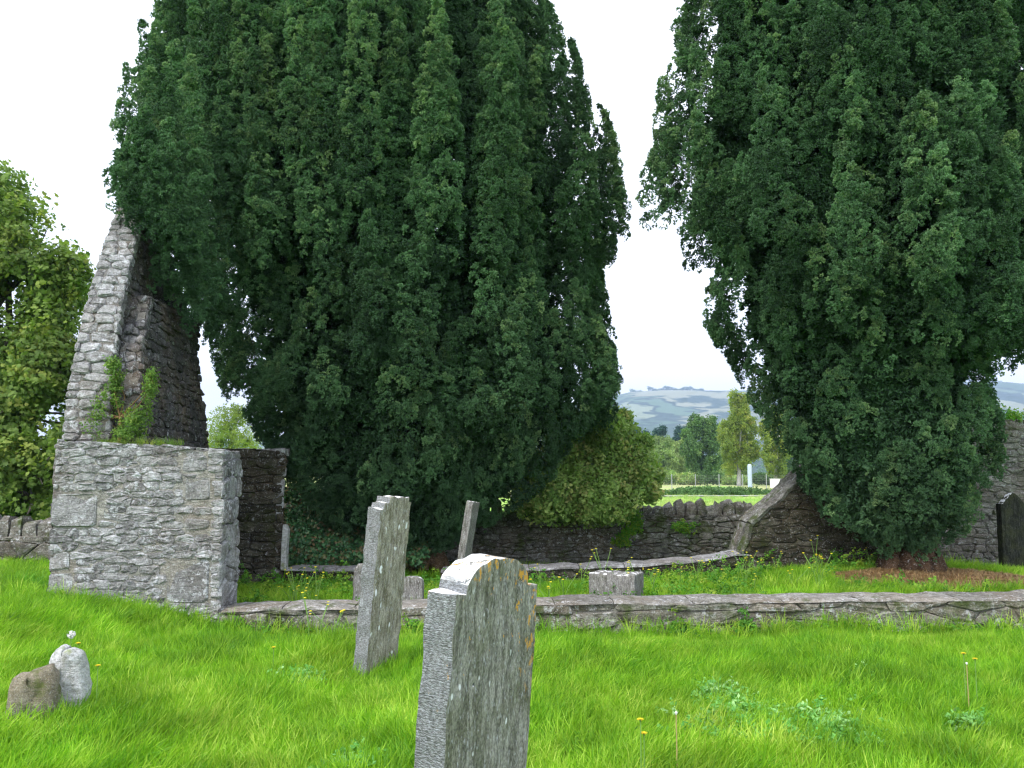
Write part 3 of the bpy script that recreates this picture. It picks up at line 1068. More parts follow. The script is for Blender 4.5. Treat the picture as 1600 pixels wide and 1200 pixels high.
def slope_rubble(G, x0f, x1f, mat, nm, r, cw, ch, pr):
    """irregular stones on the broken sloping edge of the gable that faces the camera"""
    G = np.array(G)
    seg = np.hypot(*(G[1:] - G[:-1]).T); cum = np.concatenate([[0], np.cumsum(seg)])

    def mp(u, v, h):
        i = int(np.clip(np.searchsorted(cum, v) - 1, 0, len(seg) - 1))
        q = G[i] + (G[i + 1] - G[i]) * ((v - cum[i]) / seg[i])
        d = (G[min(i + 1, len(G) - 1)] - G[max(i - 1, 0)]); d = d / np.linalg.norm(d)
        q = q + np.array((-d[1], d[0])) * h
        w0, w1 = x0f(q[1]), x1f(q[1])
        return np.array((XO(q[0]) + w0 + (w1 - w0) * u / .5, q[0], q[1]))
    lay(ruin, mp, rubble([(0, 0), (.5, 0), (.5, cum[-1]), (0, cum[-1])], cw, ch, r, gap=.010, big=.25), mat, r, proud=pr, name=nm, bulge=.02, depth=.1)


slope_rubble(FRONT + [APEX], lambda z: -.03, lambda z: TH(z) + .02, M['ruin'], 'coping_stone', R_(71), .26, .115, (.0, .04))
slope_rubble(GAB2[:5], lambda z: TH(z) - .01, lambda z: TH2(z) + .02, M['gable'], 'broken_edge_stone', R_(72), .22, .12, (-.03, .07))

# back wall, left of the window opening, and its sill


def bk(u, v, h): return np.array((u, 13.72 - h, v))


bo = [(-4.75, -.3), (-3.58, -.3), (-3.58, .3), (-3.60, .9), (-3.63, 1.45), (-3.56, 1.8), (-3.62, 1.95), (-4.1, 1.99), (-4.75, 2.0)]
core(ruin, lambda u, v: bk(u, v, -.02), lambda u, v: bk(u if u < -4 else u - .19, v, -.66), bo, M['inner_mortar'], 'back_wall_core')
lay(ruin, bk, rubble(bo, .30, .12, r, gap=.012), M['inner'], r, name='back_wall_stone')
rv = lambda u, v, h: np.array((-3.62 + h - u * .28, 13.72 + u, v))
lay(ruin, rv, rubble([(0, .02), (.62, .02), (.62, 1.8), (0, 1.8)], .4, .24, r), M['ruin'], r, proud=(.0, .04), name='reveal_stone')
V = []; Fc = []
jr = R_(5)
jo = [(-3.60, .10), (-3.515, .10), (-3.52, .45), (-3.50, .72), (-3.53, .80), (-3.585, .81), (-3.60, .5)]
for yy in (13.66, 13.80):
    for a_, b_ in jo: V.append((a_ + jr.normal(0, .004), yy, b_))
n7 = len(jo)
Fc = [tuple(range(n7)), tuple(range(2 * n7 - 1, n7 - 1, -1))] + [(i, (i + 1) % n7, n7 + (i + 1) % n7, n7 + i) for i in range(n7)]
o = fixn(set_mesh('lit_reveal_slab', V, Fc, M['rock_grey'], ruin)); bv = o.modifiers.new('worn', 'BEVEL'); bv.width = .012; bv.segments = 2  # added pale slab; its colour carries the light on the reveal
o['label'] = 'slender pale upright slab standing for the lit reveal of the window opening'
lay(ruin, lambda u, v, h: np.array((u, 13.72 + v, 1.97 + h)), rubble([(-4.75, 0), (-3.6, 0), (-3.6, .62), (-4.75, .62)], .3, .25, r), M['ruin'], r, proud=(-.02, .03), name='top_stone')
reloc(ruin)


# low walls -------------------------------------------------------------------
def low_wall(name, label, mp, u0, u1, zb, ztop, T, mat, mtop, cw, ch, r, cap=.045, gname='stone', capw=(.5, 1.3), amp=.012, cap_over=.02):
    """mp(u, v, h): h out of the front face. Core, front stones and flat capping stones that follow ztop(u)"""
    c = mp((u0 + u1) / 2, zb, 0)
    root = empty(name, c, label, 'wall')
    us = np.linspace(u0, u1, max(3, int((u1 - u0) / .35)))
    top = [(u, ztop(u) - cap) for u in us]
    ol = [(u0, zb), (u1, zb)] + top[::-1]
    core(root, lambda u, v: mp(u, v, -.025), lambda u, v: mp(u, v, -T + .02), [(u, v - .01 if v > zb else v) for u, v in ol], M['ruin_mortar'] if mat in (M['ruin'], M['kerb']) else M['inner_mortar'])
    lay(root, mp, rubble(ol, cw, ch, r, gap=.014), mat, r, proud=(-.01, .03), name=gname)
    if cap > 0:
        u = u0
        while u < u1 - .05:
            w = min(r.uniform(*capw), u1 - u)
            if u1 - (u + w) < .25: w = u1 - u
            nu, nt = max(3, int(w / .12)), 6
            V = []; Fc = []
            g = .006
            for k, (dz, sh) in enumerate(((0, 0), (1, 0))):
                for j in range(nt + 1):
                    for i in range(nu + 1):
                        uu = u + g + (w - 2 * g) * i / nu
                        t = j / nt
                        h = cap_over - t * (T + cap_over * 2)
                        zt = ztop(uu)
                        if k == 0:
                            z = zt - cap
                        else:
                            edge = (abs(2 * t - 1)) ** 4
                            z = zt - .018 * edge - (.012 if i in (0, nu) else 0) + amp * (sn(uu * 3 + k, t * 2, 2.2, 1) + .8 * r.normal(0, .35))
                            if j in (0, nt): h -= math.copysign(.012, h + T / 2) ; z -= .006
                        hh = h + (.018 * sn(uu * 2, k * 1.3, 3.0, 3) if j in (0,) else 0)
                        V.append(mp(uu, z, hh))
            st = (nt + 1) * (nu + 1)
            idx = lambda k, j, i: k * st + j * (nu + 1) + i
            for j in range(nt):
                for i in range(nu):
                    Fc.append((idx(1, j, i), idx(1, j, i + 1), idx(1, j + 1, i + 1), idx(1, j + 1, i)))
                    Fc.append((idx(0, j, i), idx(0, j + 1, i), idx(0, j + 1, i + 1), idx(0, j, i + 1)))
            for i in range(nu):
                Fc.append((idx(0, 0, i), idx(0, 0, i + 1), idx(1, 0, i + 1), idx(1, 0, i)))
                Fc.append((idx(0, nt, i), idx(1, nt, i), idx(1, nt, i + 1), idx(0, nt, i + 1)))
            for j in range(nt):
                Fc.append((idx(0, j, 0), idx(1, j, 0), idx(1, j + 1, 0), idx(0, j + 1, 0)))
                Fc.append((idx(0, j, nu), idx(0, j + 1, nu), idx(1, j + 1, nu), idx(1, j, nu)))
            set_mesh('capping_stone', V, Fc, mtop, root, smooth=False)
            u += w
    return root


lw = low_wall('low_wall', 'long knee-high wall of mortared rubble with flat capping along the front of the ruin', lambda u, v, h: fr(u, v, h), 1.86, 12.6, -.25,
              lambda u: float(np.interp(u, [1.86, 3.4, 5.2, 6.4, 8, 10, 12.6], [.135, .14, .17, .18, .185, .195, .205])) + .012 * float(sn(u, 0, 2.5, 1)), .62, M['kerb'], M['kerb_top'], .42, .16, R_(7), cap=.035, amp=.012)
reloc(lw)

r = R_(55)
kb = lambda u, v, h: np.array((u, 13.72 - h, v))
w2 = low_wall('broken_sill_wall', 'broken stub wall with a pale ledge under the window gap beside the dark yew', kb, -3.55, -1.95, -.3, lambda u: .13 + .01 * float(sn(u, 1, 4)), .6, M['inner'], M['ruin'], .34, .13, r, cap=.045)
reloc(w2)
w3 = low_wall('broken_back_wall', 'low broken back wall with a wavy pale top edge running to the sloping wall fragment', kb, -1.12, 3.75, -.3,
              lambda u: float(np.interp(u, [-1.12, -.9, 0, 1, 2, 2.8, 3.4, 3.75], [.11, .12, .14, .17, .20, .26, .35, .38])) + .012 * float(sn(u, 2, 5)), .6, M['inner'], M['ruin'], .36, .13, r, cap=.05, amp=.012)
reloc(w3)

# sloping wall fragment left of the right yew
frag = empty('wall_fragment', (4.6, 14, 0), 'shaded stone wall fragment with a weathered sloping broken top beside the trunk of the yew', 'ruin')
FO = [(3.52, -.3), (6.4, -.3), (6.4, 1.9), (5.4, 1.85), (5.4, 1.94), (4.78, 1.70), (4.52, 1.45), (4.24, 1.20), (4.0, 1.0), (3.78, .80), (3.62, .36)]
core(frag, lambda u, v: kb(u, v, -.02), lambda u, v: np.array((u, 14.45, v)), FO, M['inner_mortar'])
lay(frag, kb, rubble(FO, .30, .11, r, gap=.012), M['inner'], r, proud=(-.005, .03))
sl = FO[4:]
for a, b in zip(sl[:-1], sl[1:]):
    a = np.array(a); b = np.array(b)
    n_ = unit(np.array(((b - a)[1], -(b - a)[0]))) * 1.0
    n_ = n_ if n_[0] < 0 else -n_
    for c0, c1 in ((0, .45), (.45, 1.0)):
        e = .02
        cs = r.uniform(.3, .6)
        V = []; Fc = []
        nn, mm = 5, 6
        for j in range(mm + 1):
            for i in range(nn + 1):
                t = i / nn
                p = a + (b - a) * (t * 1.02)
                h = .035 + .03 * float(sn(p[0] * 2 + j * .35, p[1] * 2, 4, 1)) + r.normal(0, .006) - (.03 if j in (0, mm) else 0)
                y = 13.70 + .78 * (c0 + (c1 - c0) * j / mm)
                V.append((p[0] + n_[0] * h, y, p[1] + n_[1] * h))
        k = len(V)
        for j in range(mm):
            for i in range(nn): Fc.append((j * (nn + 1) + i, j * (nn + 1) + i + 1, (j + 1) * (nn + 1) + i + 1, (j + 1) * (nn + 1) + i))
        o = set_mesh('capping_stone', V, Fc, M['bound'], frag)
        sd = o.modifiers.new('thickness', 'SOLIDIFY'); sd.thickness = .06; sd.offset = 0
reloc(frag)


# boundary walls --------------------------------------------------------------
def boundary(label, x0, x1, Y, zb, zt, mat, mmort, r, cw, ch, cope=None, T=.45, limit=290):
    root = empty('boundary_wall', ((x0 + x1) / 2, Y, zb), label, 'wall')
    mp = lambda u, v, h: np.array((u, Y - h, v))
    us = np.linspace(x0, x1, 12)
    ol = [(x0, zb), (x1, zb)] + [(u, zt(u)) for u in us[::-1]]
    core(root, lambda u, v: mp(u, v, -.02), lambda u, v: mp(u, v, -T), ol, mmort)
    lay(root, mp, rubble(ol, cw, ch, r, gap=.018), mat, r, limit=limit)
    if cope:
        x = x0
        while x < x1:
            w = r.uniform(*cope[0]); hgt = r.uniform(*cope[1])
            if r.uniform() < .15: hgt *= 1.25
            c = x + w / 2
            V = []; Fc = []
            ring = [(-.5, -.5), (.5, -.5), (.5, .5), (-.5, .5)]
            lean = r.normal(0, .05)
            levels = [(0, 1.0), (.5, .98), (.85, .85), (1.0, .5)]
            for (t, s_) in levels:
                for a_, b_ in ring:
                    V.append((c + a_ * w * .92 * s_ + lean * t * hgt + r.normal(0, .008), Y + T / 2 - .01 + b_ * T * .92 * (s_ + .15 * (1 - s_)) + r.normal(0, .01), zt(c) - .04 + t * hgt + (r.normal(0, .03) if t == 1 else 0)))
            for k in range(3):
                for q in range(4):
                    q2 = (q + 1) % 4
                    Fc.append((k * 4 + q, k * 4 + q2, k * 4 + 4 + q2, k * 4 + 4 + q))
            Fc.append((12, 13, 14, 15))
            set_mesh('coping_stone', V, Fc, mat, root)
            x += w + r.uniform(.0, .02)
    reloc(root)
    return root


boundary('ivy-topped stone boundary wall with jagged upright coping between the two yews', -4.6, 5.6, 17.0, -.5, lambda u: float(np.interp(u, [-4.6, 0, 3, 5.6], [.86, .84, .80, .80])), M['bound'], M['inner_mortar'], R_(8), .28, .105, ((.09, .24), (.16, .34)))
boundary('low boundary wall with squared upright coping stones under the sycamore', -12.5, -5.6, 14.6, 0, lambda u: .56, M['bound'], M['inner_mortar'], R_(9), .42, .2, ((.18, .34), (.27, .36)))
boundary('taller pale rubble wall at the far right with weeds growing along its top', 5.9, 12.5, 15.2, -.1, lambda u: 2.52 + .03 * math.sin(u * 3), M['right'], M['ruin_mortar'], R_(10), .28, .115, None, T=.5)


# ------------------------------------------------------------------ headstones
def headstone(name, label, base_px, Yb, W, T, H, topf, yaw, lean_x, mat, zb=None, us=None, nz=40, rough=.003, lean_y=0.0, hole=None, cat='gravestone', bev=.008):
    """slab: local x = width, y = thickness (front at -T/2), z up; origin placed at the top centre so lichen can key off z"""
    us = us if us is not None else np.linspace(0, 1, 25)
    nu = len(us)
    r = R_(int(W * 1000 + H * 77))
    V = []; Fc = []
    tz = np.linspace(0, 1, nz)
    if hole:
        hr = (hole[1] + H + .25) / (H * topf(.267) + .25)
        j = int(np.argmin(abs(tz - hr))); tz[j - 1], tz[j], tz[j + 1] = hr - .0045, hr, hr + .0045
    for side in (0, 1):
        for j in range(nz):
            for i in range(nu):
                top = H * topf(us[i])
                V.append([(us[i] - .5) * W, (-T / 2 if side == 0 else T / 2), -.25 + (top + .25) * tz[j] - H])
    st = nz * nu
    I = lambda s, j, i: s * st + j * nu + i
    for j in range(nz - 1):
        for i in range(nu - 1):
            Fc.append((I(0, j, i), I(0, j, i + 1), I(0, j + 1, i + 1), I(0, j + 1, i)))
            Fc.append((I(1, j, i), I(1, j + 1, i), I(1, j + 1, i + 1), I(1, j, i + 1)))
    mt = 5
    # side and top strips with subdivisions across the thickness
    def strip(path):
        rows = [[p for p in path[0]]]
        n = len(path[0])
        ids = [[None] * n for _ in range(mt + 1)]
        ids[0] = path[0]; ids[mt] = path[1]
        for k in range(1, mt):
            for q in range(n):
                a, b = np.array(V[path[0][q]]), np.array(V[path[1][q]])
                V.append(list(a + (b - a) * k / mt)); ids[k][q] = len(V) - 1
        for k in range(mt):
            for q in range(n - 1): Fc.append((ids[k][q], ids[k + 1][q], ids[k + 1][q + 1], ids[k][q + 1]))
    border0 = [I(0, j, 0) for j in range(nz)] + [I(0, nz - 1, i) for i in range(1, nu)] + [I(0, j, nu - 1) for j in range(nz - 2, -1, -1)]
    border1 = [v + st for v in border0]
    strip((border0, border1))
    V = np.array(V)
    V[:, 0] += rough * 1.2 * sn(V[:, 2] * 9, V[:, 1] * 9, 2.1, 1) + r.normal(0, rough * .25, len(V))
    V[:, 1] += rough * sn(V[:, 0] * 12, V[:, 2] * 12, 2.0, 2)
    V[:, 2] += rough * 1.5 * sn(V[:, 0] * 14, V[:, 1] * 14, 2.2, 3) * (V[:, 2] > -H * .5)
    if hole:
        q = np.argsort((V[:st, 0] - hole[0]) ** 2 + (V[:st, 2] - hole[1]) ** 2)[:1]
        V[q, 1] += .05
    o = set_mesh(name, V, Fc, mat)
    fixn(o)
    b = o.modifiers.new('worn_edges', 'BEVEL'); b.width = bev; b.segments = 2; b.limit_method = 'ANGLE'; b.angle_limit = math.radians(50)
    o.data.polygons.foreach_set('use_smooth', [True] * len(o.data.polygons))
    g = P(base_px, 900, Yb)
    z = float(gh(g[0], Yb)) if zb is None else zb
    Rm = Matrix.Rotation(lean_x, 4, 'Y') @ Matrix.Rotation(lean_y, 4, 'X') @ Matrix.Rotation(yaw, 4, 'Z')
    o.matrix_world = Matrix.Translation((g[0], Yb, z)) @ Rm @ Matrix.Translation((0, 0, H))
    tag(o, label, cat)
    return o


def top_near(u):
    if u < .13 or u > .87: return .905
    t = (u - .5) / .37
    return .918 + .082 * math.sqrt(max(0, 1 - t * t)) * 1.0


UN = np.concatenate([[0, .02, .06, .10, .125, .135], np.linspace(.15, .25, 4), [.258, .267, .276], np.linspace(.29, .85, 17), [.865, .875, .90, .94, .98, 1.0]])
headstone('headstone', 'large lichened headstone in the foreground with an arched top, white crust and orange blotches', 729, 3.55, .60, .135, 1.27, top_near, math.radians(58), math.radians(3.9), M['grave_near'],
          zb=.0, us=UN, nz=60, rough=.0045, hole=(-.14, -.47), bev=.013)


def top_mid(u):
    if u < .10: return .935
    if u < .24: return .965
    if u > .90: return .972
    return 1.0


UM = np.array([0, .04, .095, .105, .16, .235, .245, .32, .4, .5, .6, .7, .8, .88, .895, .905, .95, 1.0])
headstone('headstone', 'tall narrow speckled headstone with a stepped top leaning right in the grass', 588, 7.35, .47, .125, 1.43, top_mid, math.radians(66), math.radians(4.6), M['grave_mid'],
          us=UM, nz=46, rough=.008, bev=.010)
headstone('headstone', 'thin plain slab seen edge-on, tilting steeply right behind the others', 716, 12.1, .42, .10, 1.30, lambda u: 1 - .01 * u, math.radians(80), math.radians(9.0), M['grave_grey'], us=np.linspace(0, 1, 12), nz=24, rough=.005, lean_y=0)
headstone('headstone', 'small round-topped grey headstone just right of the speckled leaning one', 643, 10.75, .30, .11, .48, lambda u: .80 + .20 * (max(0, 1 - abs(2 * u - 1) ** 3.5)) ** .5, math.radians(-5), 0, M['grave_grey'], zb=-.13, us=np.linspace(0, 1, 30), nz=16, rough=.004)
headstone('headstone', 'weathered grey stub tucked behind the left edge of the speckled headstone', 573, 10.8, .34, .12, .60, lambda u: .80 + .20 * (max(0, 1 - abs(2 * u - 1) ** 3)) ** .5, math.radians(15), math.radians(2), M['grave_grey'], zb=-.09, us=np.linspace(0, 1, 26), nz=16, rough=.007)
headstone('grave_stub', 'low squared brown stone block among yellow flowers behind the long wall', 963, 11.2, .60, .42, .46, lambda u: 1 - .02 * u + (.02 if u > .9 else 0), math.radians(-24), 0, M['grave_grey'], zb=-.11, us=np.linspace(0, 1, 14), nz=16, rough=.007, bev=.015)


def top_dark(u):
    t = abs(u - .5) * 2
    if t > .78: return .86
    return .87 + .13 * (1 - (t / .78) ** 1.3)


headstone('headstone', 'dark headstone with a pointed shouldered top at the far right edge', 1586, 13.9, .46, .12, 1.24, top_dark, math.radians(8), math.radians(.5), M['grave_dark'], zb=.06, us=np.linspace(0, 1, 40), nz=30, rough=.002)


def boulder(name, label, px, Yb, ol, T, mat, yaw=0.0, seed=1):
    """a small worn marker stone: outline (x, z) in metres, rounded front and back"""
    r = R_(seed)
    n = len(ol)
    dense = []
    for i in range(n):
        a, b = np.array(ol[i]), np.array(ol[(i + 1) % n])
        for k in range(4): dense.append(a + (b - a) * k / 4)
    D = np.array(dense)
    for _ in range(1): D = (np.roll(D, 1, 0) + 2 * D + np.roll(D, -1, 0)) / 4
    c = D.mean(0); c[1] = c[1] * .9
    V = []; Fc = []
    prof = [(0.0, -.5), (.35, -.5), (.62, -.485), (.82, -.43), (.94, -.32), (1.0, -.15), (1.01, .1), (.96, .32), (.85, .45), (.6, .5), (0, .5)]
    m_ = len(D)
    for s_, y in prof:
        for d in D:
            q = c + (d - c) * s_
            V.append((q[0], y * T, q[1]))
    V = np.array(V)
    dis = .022 * sn(V[:, 0] * 9, V[:, 2] * 9, 2, seed) + .010 * sn(V[:, 0] * 22 + V[:, 1] * 9, V[:, 2] * 25, 2, seed + 1)
    V[:, 1] += dis; V[:, 0] += .6 * dis * np.sign(V[:, 0]); V[:, 2] += .5 * dis
    for k in range(len(prof) - 1):
        for i in range(m_): Fc.append((k * m_ + i, k * m_ + (i + 1) % m_, (k + 1) * m_ + (i + 1) % m_, (k + 1) * m_ + i))
    o = set_mesh(name, V, Fc, mat, smooth=True); fixn(o)
    g = P(px, 900, Yb)
    o.location = (g[0], Yb, float(gh(g[0], Yb)) - .02); o.rotation_euler = (0, 0, yaw)
    tag(o, label, 'gravestone')
    return o


boulder('marker_stone', 'squat brown mossy marker stone leaning against the paler one in the grass', 61, 5.75,
        [(-.15, -.12), (.15, -.12), (.165, .15), (.145, .32), (.10, .395), (.03, .385), (-.07, .36), (-.125, .30), (-.15, .1)], .17, M['rock_brown'], .15, 2)
boulder('marker_stone', 'pale grey knobbly marker stone standing taller behind the brown one', 113, 5.98,
        [(-.12, -.12), (.15, -.12), (.15, .10), (.115, .32), (.10, .44), (.055, .485), (.01, .47), (-.03, .495), (-.075, .46), (-.115, .38), (-.10, .2)], .15, M['rock_grey'], -.1, 5)

# ------------------------------------------------------------------ broadleaf trees, bushes
def tree(name, label, cat, base, blobs, trunk_r, variants, mat, bark, n, scl=(.8, 1.2), group=None, seed=1, gaps=.25, gf=1.0, trunk_h=None, tint=(0, 1), crown='crown', trunk='trunk', shell=.35, extra_trunks=(), stuff=False, limb=True):
    r = R_(seed)
    base = np.asarray(base, float)
    root = empty(name, base, label, cat, group)
    vol = np.array([b[1][0] * b[1][1] + b[1][1] * b[1][2] + b[1][0] * b[1][2] for b in blobs]); cnt = (vol / vol.sum() * n).astype(int)
    pts = []; dirs = []
    for (c, rd), k in zip(blobs, cnt):
        d = r.normal(0, 1, (k, 3)); d /= np.linalg.norm(d, axis=1, keepdims=True)
        rr = (1 - shell * np.abs(r.normal(0, .8, k))) * (1 + .10 * sn(d[:, 0] * 4 + c[0], d[:, 2] * 4 + c[2], 1.3, seed % 5))
        pts.append(np.asarray(c)[None] + d * np.clip(rr, 0, 1.15)[:, None] * np.asarray(rd)[None]); dirs.append(d + np.array((0, 0, .5)))
    pts = np.concatenate(pts); dirs = np.concatenate(dirs)
    g = sn(pts[:, 0] * 1.0 + pts[:, 1] * .6, pts[:, 2], gf, seed % 5) + r.normal(0, .2, len(pts))
    kp = (g < 1 - gaps * 1.4) & (pts[:, 2] > base[2] - .05)
    pts = pts[kp]; dirs = dirs[kp]
    N = len(pts)
    o = scatter(crown, pts, eulers(dirs, r.uniform(0, 6.28, N)), r.uniform(*scl, N), np.clip(r.uniform(*tint, N) * .7 + .3 * (.5 + .5 * sn(pts[:, 0], pts[:, 2], gf * 1.6, 2)), 0, 1), variants, mat, root); o['kind'] = 'stuff'
    if bark is not None:
        V = []; Fc = []
        cz = np.mean([b[0] for b in blobs], axis=0)
        tops = sorted(blobs, key=lambda b: -b[0][2])
        th = trunk_h if trunk_h else (cz[2] - base[2]) * .6
        fork = base + np.array((0, 0, th)) + (cz - base) * np.array((.15, .15, 0))
        tube(V, Fc, [base - (0, 0, .1), base + (fork - base) * .5 + r.normal(0, trunk_r * .3, 3) * (1, 1, 0), fork], [trunk_r * 1.25, trunk_r, trunk_r * .85], 9, lump=.05)
        if limb:
            for (c, rd) in blobs:
                c = np.asarray(c)
                midp = fork + (c - fork) * .5 + r.normal(0, .08, 3) * np.linalg.norm(c - fork)
                tube(V, Fc, [fork, midp, c], [trunk_r * .6, trunk_r * .35, trunk_r * .15], 6)
                for _ in range(5):
                    e = c + unit(r.normal(0, 1, 3)) * np.asarray(rd) * .85
                    tube(V, Fc, [c + (midp - c) * r.uniform(0, .6), (c + e) / 2 + r.normal(0, .04, 3) * rd[0], e], [trunk_r * .2, trunk_r * .12, trunk_r * .05], 4)
        set_mesh(trunk, V, Fc, bark, root, smooth=True)
    reloc(root)
    return root


def blob_px(px, py, Y, rx_px, ry_px, rdep):
    c = P(px, py, Y)
    return (c, (rx_px / F * Y, rdep, ry_px / F * Y))


# sycamore at the left edge
B = [blob_px(-60, 560, 18, 150, 190, 2.4), blob_px(30, 640, 17.5, 100, 160, 1.8), blob_px(-40, 400, 18, 120, 130, 2.2), blob_px(40, 420, 17.8, 72, 110, 1.3), blob_px(90, 450, 17.8, 48, 80, .9),
     blob_px(-90, 300, 18.5, 110, 90, 1.8), blob_px(10, 320, 18, 40, 60, .8), blob_px(90, 560, 17.5, 40, 90, 1.2), blob_px(-150, 700, 18.5, 150, 110, 2.2), blob_px(60, 740, 17, 80, 70, 1.6), blob_px(-20, 765, 16.8, 90, 55, 1.5), blob_px(55, 790, 16.4, 55, 32, 1.0), blob_px(100, 690, 16.8, 40, 70, 1.0), blob_px(70, 600, 17.2, 60, 60, 1.0), blob_px(120, 430, 17.8, 22, 30, .4)]
tree('sycamore_tree', 'yellowing broadleaf sycamore reaching in from the left edge over the coped wall', 'tree', P(-70, 870, 18) * (1, 1, 0) + (0, 0, .1), B, .22, MAPLE, M['syc'], M['bark_grey'], 15000, (.7, 1.3), seed=4, gaps=.40, gf=2.6, shell=.8)

tree('hedge_bush', 'dark green undergrowth closing the view behind the coped wall below the sycamore', 'bush', (-12.5, 18.6, .1),
     [blob_px(-110, 790, 18.6, 80, 50, 1.0), blob_px(-20, 795, 18.8, 80, 48, 1.0), blob_px(60, 790, 18.6, 70, 50, 1.0), blob_px(130, 770, 18.8, 70, 60, 1.0)], .06, OVAL, M['dark_tree'], None, 3600, (1.0, 1.6), seed=14, gaps=.0, gf=1.5, tint=(0, .7))

# small hazy tree seen between gable and yew
B = [blob_px(355, 665, 60, 34, 34, 2.2), blob_px(342, 690, 60, 30, 26, 2.2), blob_px(385, 690, 60, 30, 28, 2), blob_px(372, 648, 60, 20, 18, 1.2)]
tree('ash_tree', 'thin pale green tree between the gable and the big yew', 'tree', P(355, 780, 60) * (1, 1, 0) + (0, 0, .1), B, .12, [leaf_clump(R_(170 + i), 14, .28, .13, .08, 1.0) for i in range(3)], M['birch'], M['bark_grey'], 900, seed=6, gaps=.35, gf=1.0, tint=(0, .6), shell=.6)

# hawthorn behind the back wall
B = [blob_px(905, 725, 16.4, 80, 60, 1.0), blob_px(955, 690, 16.4, 45, 50, .8), blob_px(870, 770, 16.1, 80, 50, 1.0), blob_px(985, 735, 16.4, 42, 40, .8), blob_px(940, 775, 16.0, 70, 42, .8), blob_px(1002, 755, 16.5, 22, 18, .4), blob_px(1000, 712, 16.5, 18, 14, .3), blob_px(950, 660, 16.5, 22, 20, .4)]
B += [blob_px(1022, 742, 16.5, 16, 12, .3), blob_px(1010, 690, 16.5, 10, 12, .25), blob_px(975, 655, 16.5, 10, 16, .25), blob_px(890, 670, 16.5, 36, 30, .6), blob_px(1012, 770, 16.4, 22, 12, .3), blob_px(940, 805, 16.2, 26, 14, .3)]
tree('hawthorn_bush', 'dense hawthorn bush tinged yellow and red leaning over the boundary wall beside the big yew', 'bush', (1.9, 17.75, .05), B, .08, OVAL, M['haw'], M['bark_grey'], 9500, (.7, 1.5), seed=9, gaps=.36, gf=4.0, shell=.9)

# shrub and tufts rooted on the ruin's wall top
c = P(190, 660, 9.95)
B = []
rr_ = R_(77)
for (px, py, ax, ay) in ((180, 600, 14, 40), (165, 640, 25, 30), (235, 610, 9, 36), (215, 655, 25, 26), (190, 676, 40, 16), (238, 590, 6, 18), (176, 570, 9, 20), (150, 665, 18, 20)):
    B.append(blob_px(px, py, 9.9, ax, ay, .10 + ax / 200))
tree('elder_shrub', 'straggly green shrub sprouting from the top of the grey wall stub below the gable', 'shrub', (P(185, 692, 9.9)), B, .018, [leaf_clump(R_(180 + i), 9, .06, .042, .022, 1.0) for i in range(3)], M['elder'], M['dead'], 800, (.6, 1.1), seed=12, gaps=.2, gf=6.0, shell=.8, trunk='stem')

# far trees ------------------------------------------------------------------
def far_tree(label, name, px0, px1, py0, py1, Y, mat, n, bark=M['bark_grey'], grp='trees beyond the field', base_py=757, col=False, trw=.15, seed=1, tint=(0, 1), scl=(.8, 1.3), trunk_h=None, gaps=.15, cone=0.0):
    r = R_(seed)
    B = []
    cx, hw = (px0 + px1) / 2, (px1 - px0) / 2
    nlev = 5
    for i in range(nlev):
        t = (i + .5) / nlev
        w = hw * (math.sin(PI * (t * .8 + .15)) ** .7) * (1 - cone * (1 - t))
        py = py0 + (py1 - py0) * t
        hh = (py1 - py0) / nlev * .85
        for s_ in (-.4, .4):
            B.append(blob_px(cx + s_ * w * 1.0 + r.normal(0, .06) * hw, py + r.normal(0, .25) * hh, Y + r.normal(0, .5), w * r.uniform(.42, .72), hh * r.uniform(.7, 1.15), w * .62 / F * Y))
    base = P(cx, base_py, Y); base[2] = float(gh(base[0], Y)) - .02
    return tree(name, label, 'tree', base, B, trw, FAR, mat, bark, n, scl, group=None, seed=seed, gaps=gaps, gf=.5, tint=tint, shell=.45, trunk_h=trunk_h)


far_tree('tall pale birch with a white trunk beside the blue post, its tip above the others', 'birch_tree', 1106, 1204, 612, 736, 105, M['birch'], 2200, M['bark_birch'], seed=31, trunk_h=3.0, cone=.62, scl=(.5, .9), trw=.25, gaps=.35)
far_tree('shorter yellow-green birch just left of the right-hand yew', 'birch_tree', 1172, 1252, 636, 737, 102, M['birch'], 1100, M['bark_birch'], seed=32, trunk_h=2.6, cone=.5, scl=(.6, 1.0), trw=.2, gaps=.2)
far_tree('round-headed darker green tree in the middle of the gap between the yews', 'alder_tree', 1062, 1130, 654, 744, 130, M['dark_tree'], 1500, seed=33, scl=(.8, 1.3), gaps=.05, trw=.2)
far_tree('pale grey-green willow left of the round dark tree', 'willow_tree', 1006, 1060, 688, 750, 150, M['willow'], 1000, seed=34, tint=(0, .6), gaps=.05)
far_tree('bright yellow-green willow tucked against the round dark tree', 'willow_tree', 1045, 1088, 690, 748, 160, M['willow'], 1000, seed=35, tint=(.4, 1), gaps=.05)
far_tree('dark pine at the left of the far group, beside the hawthorn', 'pine_tree', 985, 1022, 674, 742, 230, M['pine'], 1000, seed=36, scl=(1.2, 1.8), gaps=.0, trw=.3)
far_tree('dark pine in the middle of the far group', 'pine_tree', 1016, 1046, 673, 735, 235, M['pine'], 900, seed=37, scl=(1.2, 1.8), gaps=.0, trw=.3)
far_tree('broad dark pine joining the round green tree', 'pine_tree', 1042, 1092, 670, 735, 240, M['pine'], 1200, seed=38, scl=(1.2, 1.8), gaps=.0, trw=.3)
far_tree('muted green tree filling the gap behind the two birches', 'alder_tree', 1195, 1300, 680, 750, 160, M['dark_tree'], 1500, seed=39, gaps=.0, trw=.2)
